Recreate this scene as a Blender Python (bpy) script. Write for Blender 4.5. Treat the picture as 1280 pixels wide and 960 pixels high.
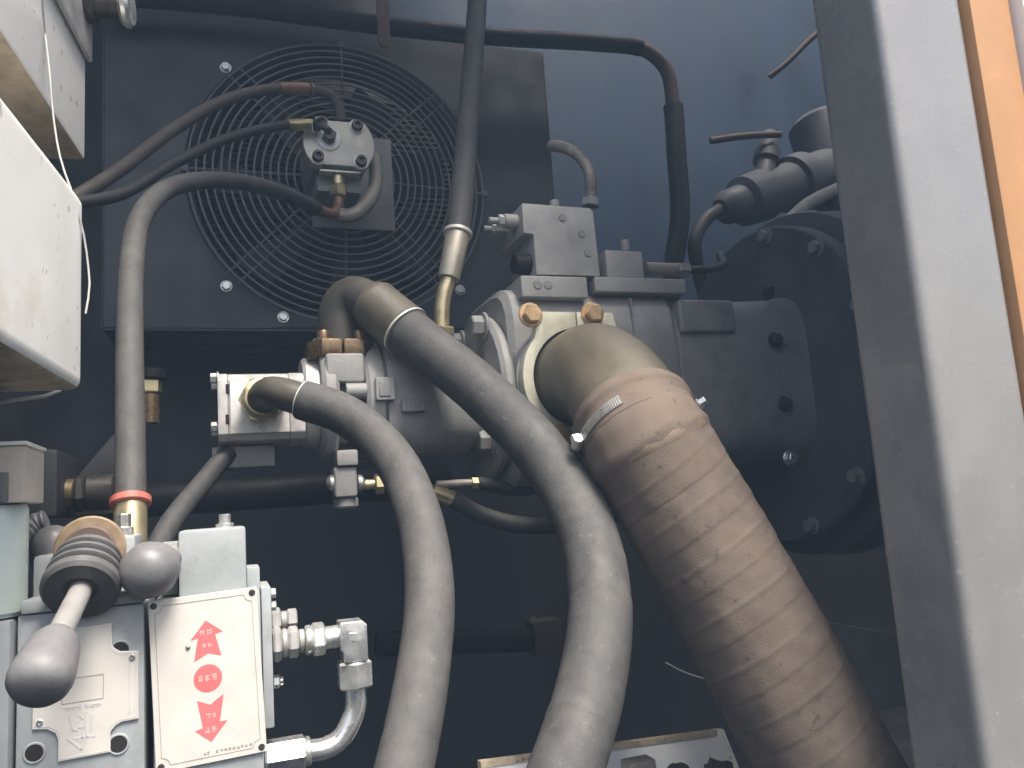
import bpy, bmesh, math, random
from mathutils import Vector, Matrix, noise
R = math.radians
PI = math.pi
random.seed(7)
for o in list(bpy.data.objects): bpy.data.objects.remove(o)
sc = bpy.context.scene
COL = sc.collection

# ------------------------------------------------------------------ camera
F = 995.0                      # focal length in pixels of the 1280 x 960 photograph
CAM = Vector((0, 0, 1.5))
YAW, PITCH, ROLL = R(20), R(8), R(4)
fwd = Vector((math.sin(YAW)*math.cos(PITCH), math.cos(YAW)*math.cos(PITCH), math.sin(PITCH)))
right0 = Vector((math.cos(YAW), -math.sin(YAW), 0))
up0 = right0.cross(fwd)
rgt = right0*math.cos(ROLL) - up0*math.sin(ROLL)
upv = up0*math.cos(ROLL) + right0*math.sin(ROLL)
cd = bpy.data.cameras.new('camera'); cam = bpy.data.objects.new('camera', cd); COL.objects.link(cam)
m = Matrix((rgt, upv, -fwd)).transposed().to_4x4(); m.translation = CAM
cam.matrix_world = m
cd.sensor_width = 36; cd.lens = F/1280*36; cd.clip_start = .01; cd.clip_end = 500
sc.camera = cam
sc.render.resolution_x, sc.render.resolution_y = 1024, 768

# ------------------------------------------------------------------ light
SUN_EL, SUN_AZ = 63, 163      # azimuth clockwise from +Y
w = bpy.data.worlds.new('World'); sc.world = w; w.use_nodes = True
nt = w.node_tree; nt.nodes.clear()
sky = nt.nodes.new('ShaderNodeTexSky'); sky.sky_type = 'NISHITA'; sky.sun_disc = False
sky.sun_elevation = R(SUN_EL); sky.sun_rotation = R(SUN_AZ); sky.air_density = 1.0; sky.dust_density = 6.0; sky.ozone_density = .7
bg = nt.nodes.new('ShaderNodeBackground'); bg.inputs[1].default_value = .15
wo = nt.nodes.new('ShaderNodeOutputWorld')
nt.links.new(sky.outputs[0], bg.inputs[0]); nt.links.new(bg.outputs[0], wo.inputs[0])
sl = bpy.data.lights.new('sun', 'SUN'); sl.energy = 4.0; sl.angle = R(20); sl.color = (1, .95, .88)
so = bpy.data.objects.new('sun', sl); COL.objects.link(so)
sd = Vector((math.sin(R(SUN_AZ))*math.cos(R(SUN_EL)), math.cos(R(SUN_AZ))*math.cos(R(SUN_EL)), math.sin(R(SUN_EL))))
so.rotation_euler = sd.to_track_quat('Z', 'Y').to_euler()
sc.view_settings.view_transform = 'Standard'; sc.view_settings.look = 'None'
sc.view_settings.exposure = 0.9; sc.view_settings.gamma = 1
sc.render.engine = 'CYCLES'

# ------------------------------------------------------------------ pixel -> place
def ray(px, py):
    return fwd + rgt*((px-640)/F) + upv*((480-py)/F)
def P(px, py, Y):
    r = ray(px, py); return CAM + r*(Y/r.y)
def PX(px, py, X):
    r = ray(px, py); return CAM + r*(X/r.x)
def mpp(px, py, Y):            # metres per pixel there
    return (Y/ray(px, py).y)/F

# ------------------------------------------------------------------ materials
MATS = {}
def mat(name, col, rough=.5, metal=0., var=.2, vs=40, bump=.15, bs=260, dust=0., dustcol=(.30,.27,.23),
        stain=None, stain_amt=.5, ss=14, spec=.5, coat=0., rv=.15, scr=None):
    mt = bpy.data.materials.new(name); mt.use_nodes = True
    n = mt.node_tree; N = n.nodes; L = n.links
    b = N['Principled BSDF']
    tc = N.new('ShaderNodeTexCoord')
    def nz(scale, detail=6, rgh=.6):
        k = N.new('ShaderNodeTexNoise'); k.inputs['Scale'].default_value = scale
        k.inputs['Detail'].default_value = detail; k.inputs['Roughness'].default_value = rgh
        L.new(tc.outputs['Object'], k.inputs['Vector']); return k
    def mr(src, a, c, d, e):
        k = N.new('ShaderNodeMapRange'); k.inputs[1].default_value = a; k.inputs[2].default_value = c
        k.inputs[3].default_value = d; k.inputs[4].default_value = e; L.new(src, k.inputs[0]); return k.outputs[0]
    def mix(f, a, c):
        k = N.new('ShaderNodeMix'); k.data_type = 'RGBA'
        if isinstance(f, float): k.inputs[0].default_value = f
        else: L.new(f, k.inputs[0])
        for s, v in ((6, a), (7, c)):
            if isinstance(v, tuple): k.inputs[s].default_value = (*v, 1)
            else: L.new(v, k.inputs[s])
        return k.outputs[2]
    def mul(a, c):
        k = N.new('ShaderNodeMath'); k.operation = 'MULTIPLY'
        for s, v in ((0, a), (1, c)):
            if isinstance(v, (int, float)): k.inputs[s].default_value = v
            else: L.new(v, k.inputs[s])
        return k.outputs[0]
    n1 = nz(vs)
    f = mr(n1.outputs[0], .3, .7, 0, 1)
    c = mix(f, tuple(max(0, x*(1-var)) for x in col), tuple(min(1, x*(1+var)) for x in col))
    if stain:
        n2 = nz(ss, 8, .68)
        c = mix(mr(n2.outputs[0], .52, .66, 0, stain_amt), c, stain)
    if scr:                                        # fine chips and flecks
        n4 = nz(scr[1], 3, .5)
        c = mix(mr(n4.outputs[0], .67, .70, 0, scr[2]), c, scr[0])
    if dust > 0:
        g = N.new('ShaderNodeNewGeometry'); sx = N.new('ShaderNodeSeparateXYZ'); L.new(g.outputs['Normal'], sx.inputs[0])
        up = mr(sx.outputs[2], -.5, .9, .15, 1)
        n3 = nz(vs*2.3, 7, .65)
        dm = mul(mul(up, mr(n3.outputs[0], .25, .7, .3, 1)), dust)
        c = mix(dm, c, dustcol)
    L.new(c, b.inputs['Base Color'])
    L.new(mr(n1.outputs[0], .3, .7, max(.03, rough-rv), min(1, rough+rv)), b.inputs['Roughness'])
    b.inputs['Metallic'].default_value = metal
    b.inputs['Specular IOR Level'].default_value = spec
    b.inputs['Coat Weight'].default_value = coat
    if bump > 0:
        bp = N.new('ShaderNodeBump'); bp.inputs['Strength'].default_value = bump; bp.inputs['Distance'].default_value = .001
        L.new(nz(bs, 5, .6).outputs[0], bp.inputs['Height']); L.new(bp.outputs[0], b.inputs['Normal'])
    MATS[name] = mt
    return mt
mat('wall_paint', (.013, .014, .015), .6, bump=.2, bs=120, var=.35, vs=9, dust=.1, dustcol=(.08,.08,.08))
mat('glare_blue', (.012, .027, .056), .65, bump=.3, bs=40, var=.35, vs=6, stain=(.018,.035,.062), stain_amt=.6, ss=5, spec=.3)  # blue chosen to paint the lens glare into the wall colour
mat('panel_paint', (.026, .031, .038), .5, bump=.2, bs=160, var=.3, vs=14, dust=.25, dustcol=(.10,.10,.10))
mat('guard_wire', (.10, .10, .10), .5, bump=.1, dust=.7, dustcol=(.24,.22,.20))
mat('fan_plastic', (.028, .03, .034), .5, dust=.3, dustcol=(.09,.085,.08))
mat('blade_plastic', (.07, .072, .076), .45, dust=.5, dustcol=(.16,.15,.14))
mat('black_pipe', (.008, .008, .009), .6, spec=.2, bump=.12, dust=.1, dustcol=(.03,.028,.027))
mat('black_rubber', (.02, .02, .021), .6, bump=.25, dust=.5, dustcol=(.12,.115,.11))
mat('hose_rubber', (.042, .042, .042), .66, bump=.45, bs=520, var=.35, vs=34, dust=.65, dustcol=(.135,.13,.122), stain=(.09,.086,.08), stain_amt=.6, ss=24, scr=((.17,.165,.15), 150, .4), spec=.35)
mat('hose_brownish', (.055, .047, .04), .65, bump=.3, bs=420, var=.25, vs=30, dust=.7, dustcol=(.17,.14,.115))
mat('wrap_cloth', (.150, .115, .090), .85, bump=.55, bs=900, var=.2, vs=18, dust=.55, dustcol=(.235,.195,.16), stain=(.075,.057,.05), stain_amt=.65, ss=11, scr=((.06,.05,.045), 95, .8), spec=.2)
mat('reflection_tan', (.20, .15, .105), .45, bump=.2, bs=300, var=.2, vs=30, stain=(.13,.09,.07), stain_amt=.6, ss=18)  # lighter tan imitating a yellowish reflection
mat('elbow_paint', (.085, .075, .05), .5, bump=.2, bs=300, var=.25, vs=20, dust=.6, dustcol=(.175,.15,.11), stain=(.045,.042,.03), stain_amt=.8, ss=12)
mat('elbow_dark', (.048, .044, .035), .5, bump=.2, bs=300, var=.3, vs=30, dust=.6, dustcol=(.12,.105,.08), stain=(.025,.023,.02), stain_amt=.7, ss=20)
mat('cast_grey', (.30, .30, .29), .55, bump=.5, bs=420, var=.18, vs=26, dust=.45, dustcol=(.33,.31,.28), stain=(.15,.148,.14), stain_amt=.4)
mat('cast_dark', (.24, .24, .235), .55, bump=.5, bs=420, var=.2, vs=26, dust=.4, dustcol=(.22,.21,.2), stain=(.09,.09,.09), stain_amt=.4)
mat('aluminium', (.66, .64, .61), .45, .45, bump=.25, bs=500, var=.12, vs=60, dust=.2, stain=(.33,.30,.26), stain_amt=.4)
mat('machined', (.86, .84, .80), .36, .25, bump=.1, bs=700, var=.08, vs=80, stain=(.55,.47,.36), stain_amt=.35)
mat('motor_plate', (.52, .50, .45), .5, .35, bump=.2, bs=500, var=.12, vs=60, stain=(.36,.31,.25), stain_amt=.4, dust=.3, dustcol=(.5,.46,.4))
mat('zinc', (.66, .66, .63), .34, .8, bump=.1, var=.12, vs=90, stain=(.42,.39,.33), stain_amt=.4)
mat('dull_zinc', (.42, .39, .31), .42, .5, bump=.15, var=.15, vs=60, dust=.3, dustcol=(.4,.36,.28), stain=(.25,.21,.14), stain_amt=.5, ss=40)
mat('bright_zinc', (.82, .82, .80), .25, .85, bump=.06, var=.08, vs=90)
mat('yellow_zinc', (.52, .44, .26), .36, .8, bump=.12, var=.2, vs=70, dust=.35, dustcol=(.3,.25,.18), stain=(.24,.17,.09), stain_amt=.5)
mat('gold_bolt', (.62, .43, .24), .42, .6, bump=.2, var=.2, vs=110, dust=.25, dustcol=(.5,.38,.25), stain=(.33,.19,.09), stain_amt=.5, ss=60)
mat('oily_brass', (.19, .13, .07), .28, .6, bump=.2, var=.35, vs=70, stain=(.05,.03,.02), stain_amt=.8, ss=45)
mat('dull_brass', (.20, .16, .09), .4, .6, bump=.2, var=.3, vs=70, stain=(.05,.04,.03), stain_amt=.7, ss=50)
mat('cream_flange', (.62, .60, .46), .45, .25, bump=.15, bs=300, var=.1, vs=60, stain=(.42,.37,.26), stain_amt=.4, ss=40)
mat('rust', (.085, .05, .038), .75, bump=.4, var=.3, vs=60, dust=.3)
mat('copper_ferrule', (.26, .15, .095), .5, .5, bump=.2, var=.3, vs=80, dust=.3)
mat('dark_bolt', (.06, .055, .05), .45, .4, bump=.2, var=.3, vs=120)
mat('tan_pipe', (.30, .27, .23), .5, .3, bump=.2, var=.2, vs=60, dust=.3)
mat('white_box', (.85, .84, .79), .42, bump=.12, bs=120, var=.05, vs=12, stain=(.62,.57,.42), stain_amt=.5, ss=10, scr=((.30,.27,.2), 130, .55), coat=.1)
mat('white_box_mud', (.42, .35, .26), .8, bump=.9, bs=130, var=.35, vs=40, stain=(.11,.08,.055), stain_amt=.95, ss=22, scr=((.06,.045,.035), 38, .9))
mat('white_sheet', (.82, .82, .80), .4, bump=.06, var=.04)
mat('tan_edge', (.58, .48, .34), .6, bump=.3, var=.2, vs=90, stain=(.25,.17,.1), stain_amt=.5, ss=70)
mat('valve_grey', (.31, .335, .34), .45, bump=.18, bs=260, var=.1, vs=30, stain=(.22,.23,.225), stain_amt=.6, ss=26, dust=.3, dustcol=(.40,.39,.375), scr=((.2,.19,.17), 150, .4))
mat('pale_green', (.46, .53, .50), .35, bump=.08, var=.06, coat=.15)
mat('beige', (.52, .47, .40), .55, bump=.15, var=.1, stain=(.3,.27,.24), stain_amt=.4)
mat('plate_cream', (.66, .63, .57), .42, .15, bump=.06, var=.05, vs=40, stain=(.60,.54,.43), stain_amt=.3, ss=20)
mat('print_red', (.66, .15, .15), .5, bump=0, var=.08)
mat('print_pale', (.80, .40, .36), .5, bump=0, var=.05)
mat('print_line', (.34, .31, .26), .5, bump=0, var=.1)
mat('print_violet', (.55, .52, .52), .5, bump=0, var=.1)
mat('knob_grey', (.115, .115, .12), .48, bump=.2, bs=300, var=.25, vs=50, dust=.55, dustcol=(.25,.245,.24), stain=(.2,.195,.19), stain_amt=.5, ss=40)
mat('rod_grey', (.30, .295, .28), .5, .2, bump=.15, var=.12, vs=60, dust=.3, dustcol=(.35,.34,.32))
mat('boot_rubber', (.055, .055, .055), .6, bump=.3, var=.2, dust=.5, dustcol=(.21,.205,.2))
mat('tan_gasket', (.25, .18, .11), .6, bump=.3, var=.2, vs=90)
mat('red_ring', (.42, .12, .09), .55, bump=.2, var=.25, vs=120)
mat('hole_black', (.012, .01, .01), .8, bump=0)
mat('post_paint', (.225, .222, .215), .26, bump=.12, bs=60, var=.08, vs=14, stain=(.26,.255,.24), stain_amt=.4, ss=7, scr=((.45,.44,.42), 210, .3), spec=.6, coat=.5)
mat('orange_paint', (.45, .235, .10), .45, bump=.1, var=.1, vs=12, stain=(.6,.34,.2), stain_amt=.3, ss=12)
mat('thread_white', (.42, .42, .40), .6, bump=0)
mat('weld_ring', (.62, .60, .55), .5, .3, bump=.2)
mat('mud_clod', (.05, .045, .04), .9, bump=.8, var=.4, vs=60)
mat('engine_grey', (.085, .095, .11), .6, bump=.5, bs=200, var=.2, vs=18, dust=.3, dustcol=(.15,.15,.15))

# ------------------------------------------------------------------ mesh helpers
ORG = {}
def finish(bm, name, material, parent=None, sharp=32, mats=None, base=None):
    """link a bmesh (world coordinates) as ONE mesh object"""
    bmesh.ops.recalc_face_normals(bm, faces=bm.faces)
    for f in bm.faces: f.smooth = True
    for e in bm.edges:
        if len(e.link_faces) == 2 and e.calc_face_angle(0) > R(sharp): e.smooth = False
    if parent is not None: og = ORG[parent.name]
    elif base is not None: og = Vector(base)
    else:
        vs = [v.co for v in bm.verts]
        og = Vector((sum(v.x for v in vs)/len(vs), sum(v.y for v in vs)/len(vs), min(v.z for v in vs)))
    bmesh.ops.translate(bm, verts=bm.verts, vec=-og)
    me = bpy.data.meshes.new(name); bm.to_mesh(me); bm.free()
    for k in (mats or [material]): me.materials.append(MATS[k])
    o = bpy.data.objects.new(name, me); COL.objects.link(o)
    if parent is not None: o.parent = parent
    else: o.location = og
    ORG[o.name] = og
    return o
def tag(o, label, cat, group=None, kind=None):
    if label: o['label'] = label
    if cat: o['category'] = cat
    if group: o['group'] = group
    if kind: o['kind'] = kind
    return o
def thing(name, label, cat, base, group=None):
    o = bpy.data.objects.new(name, None); COL.objects.link(o); o.location = base
    o.empty_display_size = .02
    ORG[o.name] = Vector(base); return tag(o, label, cat, group)
def share(src, parent, off, rot=None):
    """a further copy of a piece, sharing its mesh; off = world shift against the source"""
    o = src.copy(); COL.objects.link(o); o.parent = parent
    o.location = Vector(off); ORG[o.name] = ORG[src.name]
    return o
def new(): return bmesh.new()
def bevel(bm, wd, seg=2, ang=30):
    es = [e for e in bm.edges if len(e.link_faces) == 2 and e.calc_face_angle(0) > R(ang)]
    if es and wd > 0: bmesh.ops.bevel(bm, geom=es, offset=wd, segments=seg, profile=.6, affect='EDGES', clamp_overlap=True)
    return bm
def hexa(bm, c):               # 8 corners: bottom 4 ring, top 4 ring
    v = [bm.verts.new(p) for p in c]
    for q in ((0,1,2,3), (7,6,5,4), (0,4,5,1), (1,5,6,2), (2,6,7,3), (3,7,4,0)): bm.faces.new([v[i] for i in q])
    return v
def box(x0, x1, y0, y1, z0, z1, bv=.0, seg=2, bm=None):
    b = new()
    hexa(b, [(x0,y0,z0), (x1,y0,z0), (x1,y1,z0), (x0,y1,z0), (x0,y0,z1), (x1,y0,z1), (x1,y1,z1), (x0,y1,z1)])
    bmesh.ops.recalc_face_normals(b, faces=b.faces)
    if bv: bevel(b, bv, seg)
    return merge(bm, b)
def merge(a, b):
    if a is None: return b
    me = bpy.data.meshes.new('tmp'); b.to_mesh(me); b.free(); a.from_mesh(me); bpy.data.meshes.remove(me)
    return a
def pbox(px0, py0, px1, py1, Y, depth, bv=.001, seg=2, bm=None):
    mx, my = (px0+px1)/2, (py0+py1)/2
    return box(P(px0,my,Y).x, P(px1,my,Y).x, Y, Y+depth, P(mx,py1,Y).z, P(mx,py0,Y).z, bv, seg, bm)
def frame_of(d):
    d = d.normalized(); a = Vector((0,0,1)) if abs(d.z) < .9 else Vector((0,1,0))
    u = d.cross(a).normalized(); return u, d.cross(u).normalized()
def lathe(p0, p1, prof, n=28, phase=0, bm=None, cap=True):
    """prof: list of (t in metres along p0->p1 or fraction if <=1 given as tuple, radius)"""
    b = new(); p0 = Vector(p0); p1 = Vector(p1); d = p1-p0; u, v = frame_of(d); rings = []
    for t, r in prof:
        c = p0 + d*t
        rings.append([b.verts.new(c + u*(r*math.cos(phase+2*PI*i/n)) + v*(r*math.sin(phase+2*PI*i/n))) for i in range(n)])
    for a, c in zip(rings, rings[1:]):
        for i in range(n): b.faces.new((a[i], a[(i+1)%n], c[(i+1)%n], c[i]))
    if cap: b.faces.new(rings[0][::-1]); b.faces.new(rings[-1])
    return merge(bm, b)
def cyl(p0, p1, r, n=28, ch=.08, bm=None):
    p0 = Vector(p0); p1 = Vector(p1); L = (p1-p0).length; c = min(ch*r, L*.3)/L; k = c*L
    return lathe(p0, p1, [(0, r-k), (c, r), (1-c, r), (1, r-k)], n, 0, bm)
def hexnut(p0, p1, r, bm=None, phase=.3):
    p0 = Vector(p0); p1 = Vector(p1); L = (p1-p0).length; c = min(.12*r/L, .3)
    return lathe(p0, p1, [(0, r*.88), (c, r), (1-c, r), (1, r*.88)], 6, phase, bm)
def boltbm(p, d, r, h=None, washer=True, n=6, bm=None, phase=.2):
    """head seen from outside: washer disc + hex (n=6) or socket head; p on the surface, d outwards"""
    d = Vector(d).normalized(); h = h or r*1.1; p = Vector(p); b = new()
    if washer: cyl(p - d*.001, p + d*r*.22, r*1.32, 24, .1, b); p = p + d*r*.2
    if n == 6: hexnut(p, p + d*h, r, b, phase)
    else:
        lathe(p, p + d*h, [(0, r), (.85, r), (1, r*.9), (1, r*.5), (.5, r*.45)], 20, 0, b)
    return merge(bm, b)
def spline(pts, sub=10):
    pts = [Vector(p) for p in pts]; q = [pts[0]*2-pts[1]] + pts + [pts[-1]*2-pts[-2]]; out = []
    for i in range(1, len(q)-2):
        a, b, c, d = q[i-1:i+3]
        ta, tb, tc_ = 0, (b-a).length**.5, 0
        tb = max((b-a).length**.5, 1e-4); tcc = tb + max((c-b).length**.5, 1e-4); td = tcc + max((d-c).length**.5, 1e-4)
        for s in range(sub):
            t = tb + (tcc-tb)*s/sub
            A1 = a*((tb-t)/tb) + b*(t/tb); A2 = b*((tcc-t)/(tcc-tb)) + c*((t-tb)/(tcc-tb)); A3 = c*((td-t)/(td-tcc)) + d*((t-tcc)/(td-tcc))
            B1 = A1*((tcc-t)/tcc) + A2*(t/tcc); B2 = A2*((td-t)/(td-tb)) + A3*((t-tb)/(td-tb))
            out.append(B1*((tcc-t)/(tcc-tb)) + B2*((t-tb)/(tcc-tb)))
    out.append(pts[-1]); return out
class Path:
    def __init__(s, pts, step=.004):
        raw = spline(pts, 24); L = [0]
        for a, b in zip(raw, raw[1:]): L.append(L[-1] + (b-a).length)
        s.len = L[-1]; n = max(4, int(s.len/step)); s.step = s.len/n; s.p = []; j = 0
        for i in range(n+1):
            t = s.len*i/n
            while j < len(L)-2 and L[j+1] < t: j += 1
            f = (t-L[j])/max(1e-9, L[j+1]-L[j]); s.p.append(raw[j].lerp(raw[j+1], min(1, max(0, f))))
        s.T = [(s.p[min(i+1, n)]-s.p[max(i-1, 0)]).normalized() for i in range(n+1)]
        u, v = frame_of(s.T[0]); s.N = [u]
        for i in range(1, n+1):
            u = s.N[-1]; u = (u - s.T[i]*u.dot(s.T[i])).normalized(); s.N.append(u)
        s.B = [t.cross(u) for t, u in zip(s.T, s.N)]
    def at(s, d):
        f = max(0, min(s.len, d))/s.step; i = min(int(f), len(s.p)-2); k = f-i
        return s.p[i].lerp(s.p[i+1], k), s.T[i].lerp(s.T[i+1], k).normalized(), s.N[i].lerp(s.N[i+1], k).normalized(), s.B[i].lerp(s.B[i+1], k).normalized()
    def near(s, q):
        q = Vector(q); return min(range(len(s.p)), key=lambda i: (s.p[i]-q).length)*s.step
def tube(path, r, s0=0, s1=None, n=28, step=None, prof=None, rfun=None, bm=None):
    """prof: list of (distance from s0, radius); rfun(s, angle) gives the radius instead"""
    b = new(); s1 = path.len if s1 is None else s1; step = step or path.step*1.5
    if prof: st = [(s0+d, q) for d, q in prof]
    else:
        k = max(1, int((s1-s0)/step)); st = [(s0+(s1-s0)*i/k, r) for i in range(k+1)]
    rings = []
    for sx, q in st:
        c, t, u, v = path.at(sx); ring = []
        for i in range(n):
            a = 2*PI*i/n; rr = rfun(sx, a) if rfun else q
            ring.append(b.verts.new(c + u*(rr*math.cos(a)) + v*(rr*math.sin(a))))
        rings.append(ring)
    for a, c in zip(rings, rings[1:]):
        for i in range(n): b.faces.new((a[i], a[(i+1)%n], c[(i+1)%n], c[i]))
    b.faces.new(rings[0][::-1]); b.faces.new(rings[-1])
    return merge(bm, b)
def torus(c, axis, R0, r, n=56, k=8, a0=0, a1=2*PI, bm=None):
    b = new(); u, v = frame_of(Vector(axis)); ax = Vector(axis).normalized(); full = abs(a1-a0) > 6.28; rings = []
    cnt = n if full else n+1
    for i in range(cnt):
        a = a0+(a1-a0)*i/n; d = u*math.cos(a)+v*math.sin(a)
        rings.append([b.verts.new(Vector(c) + d*(R0+r*math.cos(2*PI*j/k)) + ax*(r*math.sin(2*PI*j/k))) for j in range(k)])
    for i in range(n):
        A, C = rings[i], rings[(i+1)%cnt]
        for j in range(k): b.faces.new((A[j], A[(j+1)%k], C[(j+1)%k], C[j]))
    if not full: b.faces.new(rings[0]); b.faces.new(rings[-1][::-1])
    return merge(bm, b)
def prism(outline, O, U, V, W, th, bv=0, seg=2, bm=None):
    """outline in (u, v) metres on the frame O,U,V; extruded th along W"""
    b = new(); a = [b.verts.new(O+U*x+V*y) for x, y in outline]; c = [b.verts.new(O+U*x+V*y+W*th) for x, y in outline]; n = len(a)
    b.faces.new(a[::-1]); b.faces.new(c)
    for i in range(n): b.faces.new((a[i], a[(i+1)%n], c[(i+1)%n], c[i]))
    bmesh.ops.recalc_face_normals(b, faces=b.faces)
    if bv: bevel(b, bv, seg)
    return merge(bm, b)
def strokes(x0, y0, wd, hg, n, O, U, V, W, lw, th=.0002, seed=1, bm=None):
    """n small unreadable characters in a row, as raised strokes"""
    rnd = random.Random(seed); b = bm or new(); cw = wd/n
    for i in range(n):
        cx = x0+i*cw
        for k in range(5):
            if k % 2: a = cx+cw*(.15+.55*rnd.random()); q = (a, y0+hg*.05, a+lw, y0+hg*(.6+.4*rnd.random()))
            else: a = y0+hg*(.1+.75*rnd.random()); q = (cx+cw*.1, a, cx+cw*(.6+.25*rnd.random()), a+lw)
            prism([(q[0],q[1]), (q[2],q[1]), (q[2],q[3]), (q[0],q[3])], O, U, V, W, th+.00002*k, bm=b)
    return b
X_, Y_, Z_ = Vector((1,0,0)), Vector((0,1,0)), Vector((0,0,1))

# ================================================================== setting
def struct(name, bm, m_): return tag(finish(bm, name, m_), None, None, kind='structure')
ZR, ZF = 3.4, .95
struct('back_wall', box(-.95, 1.9, 1.565, 1.59, ZF, ZR), 'wall_paint')
struct('glare_wall_panel', box(.345, 1.9, 1.556, 1.562, 1.72, ZR, .002), 'glare_blue')  # added panel; its blue stands in for glare at upper right
struct('left_side_wall', box(-.98, -.95, .62, 1.55, ZF, ZR), 'wall_paint')
struct('right_side_wall', box(1.9, 1.93, .5, 1.59, ZF, ZR), 'wall_paint')
struct('roof', box(-.98, .50, .36, 1.59, ZR+.002, ZR+.03), 'wall_paint')
struct('roof_cut_for_sun', box(.501, 1.93, .36, .76, ZR+.002, ZR+.03), 'wall_paint')  # unseen, cut short: the added gap behind it lets sun onto the back wall
struct('sun_shade_front', box(-.98, 1.93, .335, .358, 2.72, ZR), 'wall_paint')  # unseen panel, added to keep direct sun off the pump
struct('floor', box(-.98, 1.93, .55, 1.59, ZF-.03, ZF-.002), 'wall_paint')

# ------------------------------------------------------------------ corner post, orange strip, white door at the right
YP = .42
xm, xr = P(1165, 480, YP).x, P(1279, 480, YP).x
yb = PX(1074, 480, xm).y
t = thing('corner_post', 'dark grey painted steel corner post with rounded edge and sky sheen', 'post', (xm, YP, .9))
finish(box(xm, xr, YP, yb, .9, 2.7, .009, 6), 'post_body', 'post_paint', t)
xo = P(1247, 0, YP-.004).x
x1 = P(1197, 0, YP-.004).x
tag(finish(box(xr+.0035, xr+.0035+(xo-x1), YP-.004, YP+.03, .9, 2.7, .003), 'trim_strip', 'orange_paint'), 'orange painted steel strip running down beside the grey corner post', 'trim strip')
tag(finish(box(xr+.008+(xo-x1), xr+.75, YP-.012, YP+.03, .9, 2.7, .006), 'side_door', 'white_sheet'), 'bright white painted door panel beyond the orange strip', 'door')
struct('engine_bay_partition', box(xr+.003, xr+.75, YP+.034, YP+.04, .9, 2.7), 'wall_paint')

# ================================================================== oil cooler with fan
YC = 1.28
A, B_ = P(130, 400, YC), P(692, 250, YC)
zb, zt = P(300, 410, YC).z, P(420, 32, YC).z
fc = P(427, 227, YC); fr = 174*mpp(427, 227, YC)
t = thing('oil_cooler', 'dark cooler panel with round fan opening behind the pump', 'oil cooler', (fc.x, YC, zb))
bm = new(); n = 96; r1, r2, r3, r4 = [], [], [], []
for i in range(n):
    a = 2*PI*i/n; c, s = math.cos(a), math.sin(a); ks = []
    if c > 1e-6: ks.append((B_.x-fc.x)/c)
    if c < -1e-6: ks.append((A.x-fc.x)/c)
    if s > 1e-6: ks.append((zt-fc.z)/s)
    if s < -1e-6: ks.append((zb-fc.z)/s)
    k = min(ks); d = Vector((c, 0, s))
    r1.append(bm.verts.new(fc + d*k)); r2.append(bm.verts.new(fc + d*(fr+.012))); r3.append(bm.verts.new(fc + d*fr + Y_*.010)); r4.append(bm.verts.new(fc + d*fr + Y_*.09))
for a, b in ((r1, r2), (r2, r3), (r3, r4)):
    for i in range(n): bm.faces.new((a[i], a[(i+1)%n], b[(i+1)%n], b[i]))
# square off the four corners
for cx, cz in ((A.x, zt), (B_.x, zt), (A.x, zb), (B_.x, zb)):
    q = Vector((cx, YC, cz)); near = sorted(r1, key=lambda v: (v.co-q).length)[0]; near.co = q
finish(bm, 'shroud_panel', 'panel_paint', t)
finish(box(A.x, B_.x, YC+.002, YC+.16, zb-.004, zb-.001, 0), 'bottom_flange', 'panel_paint', t)
finish(box(A.x-.003, A.x-.001, YC+.001, YC+.2, zb, zt, 0), 'side_plate', 'panel_paint', t)
finish(box(B_.x+.001, B_.x+.003, YC+.001, YC+.2, zb, zt, 0), 'side_plate', 'panel_paint', t)
bm = new()
for i in range(46):
    z = fc.z-fr*1.05+i*(fr*2.1)/46; box(fc.x-fr*1.08, fc.x+fr*1.08, YC+.16, YC+.175, z, z+.0026, 0, bm=bm)
tag(finish(bm, 'core_fins', 'wall_paint', t), None, None, kind='stuff')
finish(box(fc.x-fr*1.1, fc.x+fr*1.1, YC+.178, YC+.2, fc.z-fr*1.1, fc.z+fr*1.1, 0), 'core', 'wall_paint', t)
sx = P(343, 404, YC).x
finish(box(sx, B_.x-.01, YC-.0025, YC-.0005, zb+.002, P(343,398,YC).z+.004, 0), 'lower_strip', 'panel_paint', t)
for q in ((282,85), (283,358), (354,397), (575,363)):
    p = P(q[0], q[1], YC); finish(boltbm(p-Y_*.0005-(Y_*.0026 if q[1] > 390 else Y_*0), (0,-1,0), .0072, .006), 'bolt', 'zinc', t)

YG = YC-.022
gc = P(430, 226, YG)
t = thing('fan_guard', 'round black wire fan guard in front of the cooler', 'fan guard', gc)
for i in range(15):
    rr = .068+i*.0122
    finish(torus(gc - Y_*(.012*(1-(i/14.)**2)), (0,1,0), rr, .0019, 72, 6), 'ring', 'guard_wire', t)
for k in range(8):
    a = k*PI/4+.02; d = Vector((math.sin(a), 0, math.cos(a))); s = Vector((math.cos(a), 0, -math.sin(a)))
    for off in ((0,) if k % 2 == 0 else (-.011, .011)):
        finish(cyl(gc+d*.055+s*off-Y_*.0085, gc+d*.244+s*off+Y_*.004, .0021, 8, .1), 'strut', 'guard_wire', t)
for k in range(4):
    a = k*PI/2+.02; d = Vector((math.sin(a), 0, math.cos(a)))
    finish(cyl(gc+d*.244+Y_*.001, gc+d*.244+Y_*(YC-YG+.0), .005, 10, .1), 'standoff', 'guard_wire', t)
hc = P(441, 228, YG-.02)
h = 50*mpp(441, 228, YG)
finish(box(hc.x-h, hc.x+h, YG-.022, YG-.016, hc.z-h*1.2, hc.z+h*1.2, .004), 'mount_plate', 'cast_dark', t)

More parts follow.
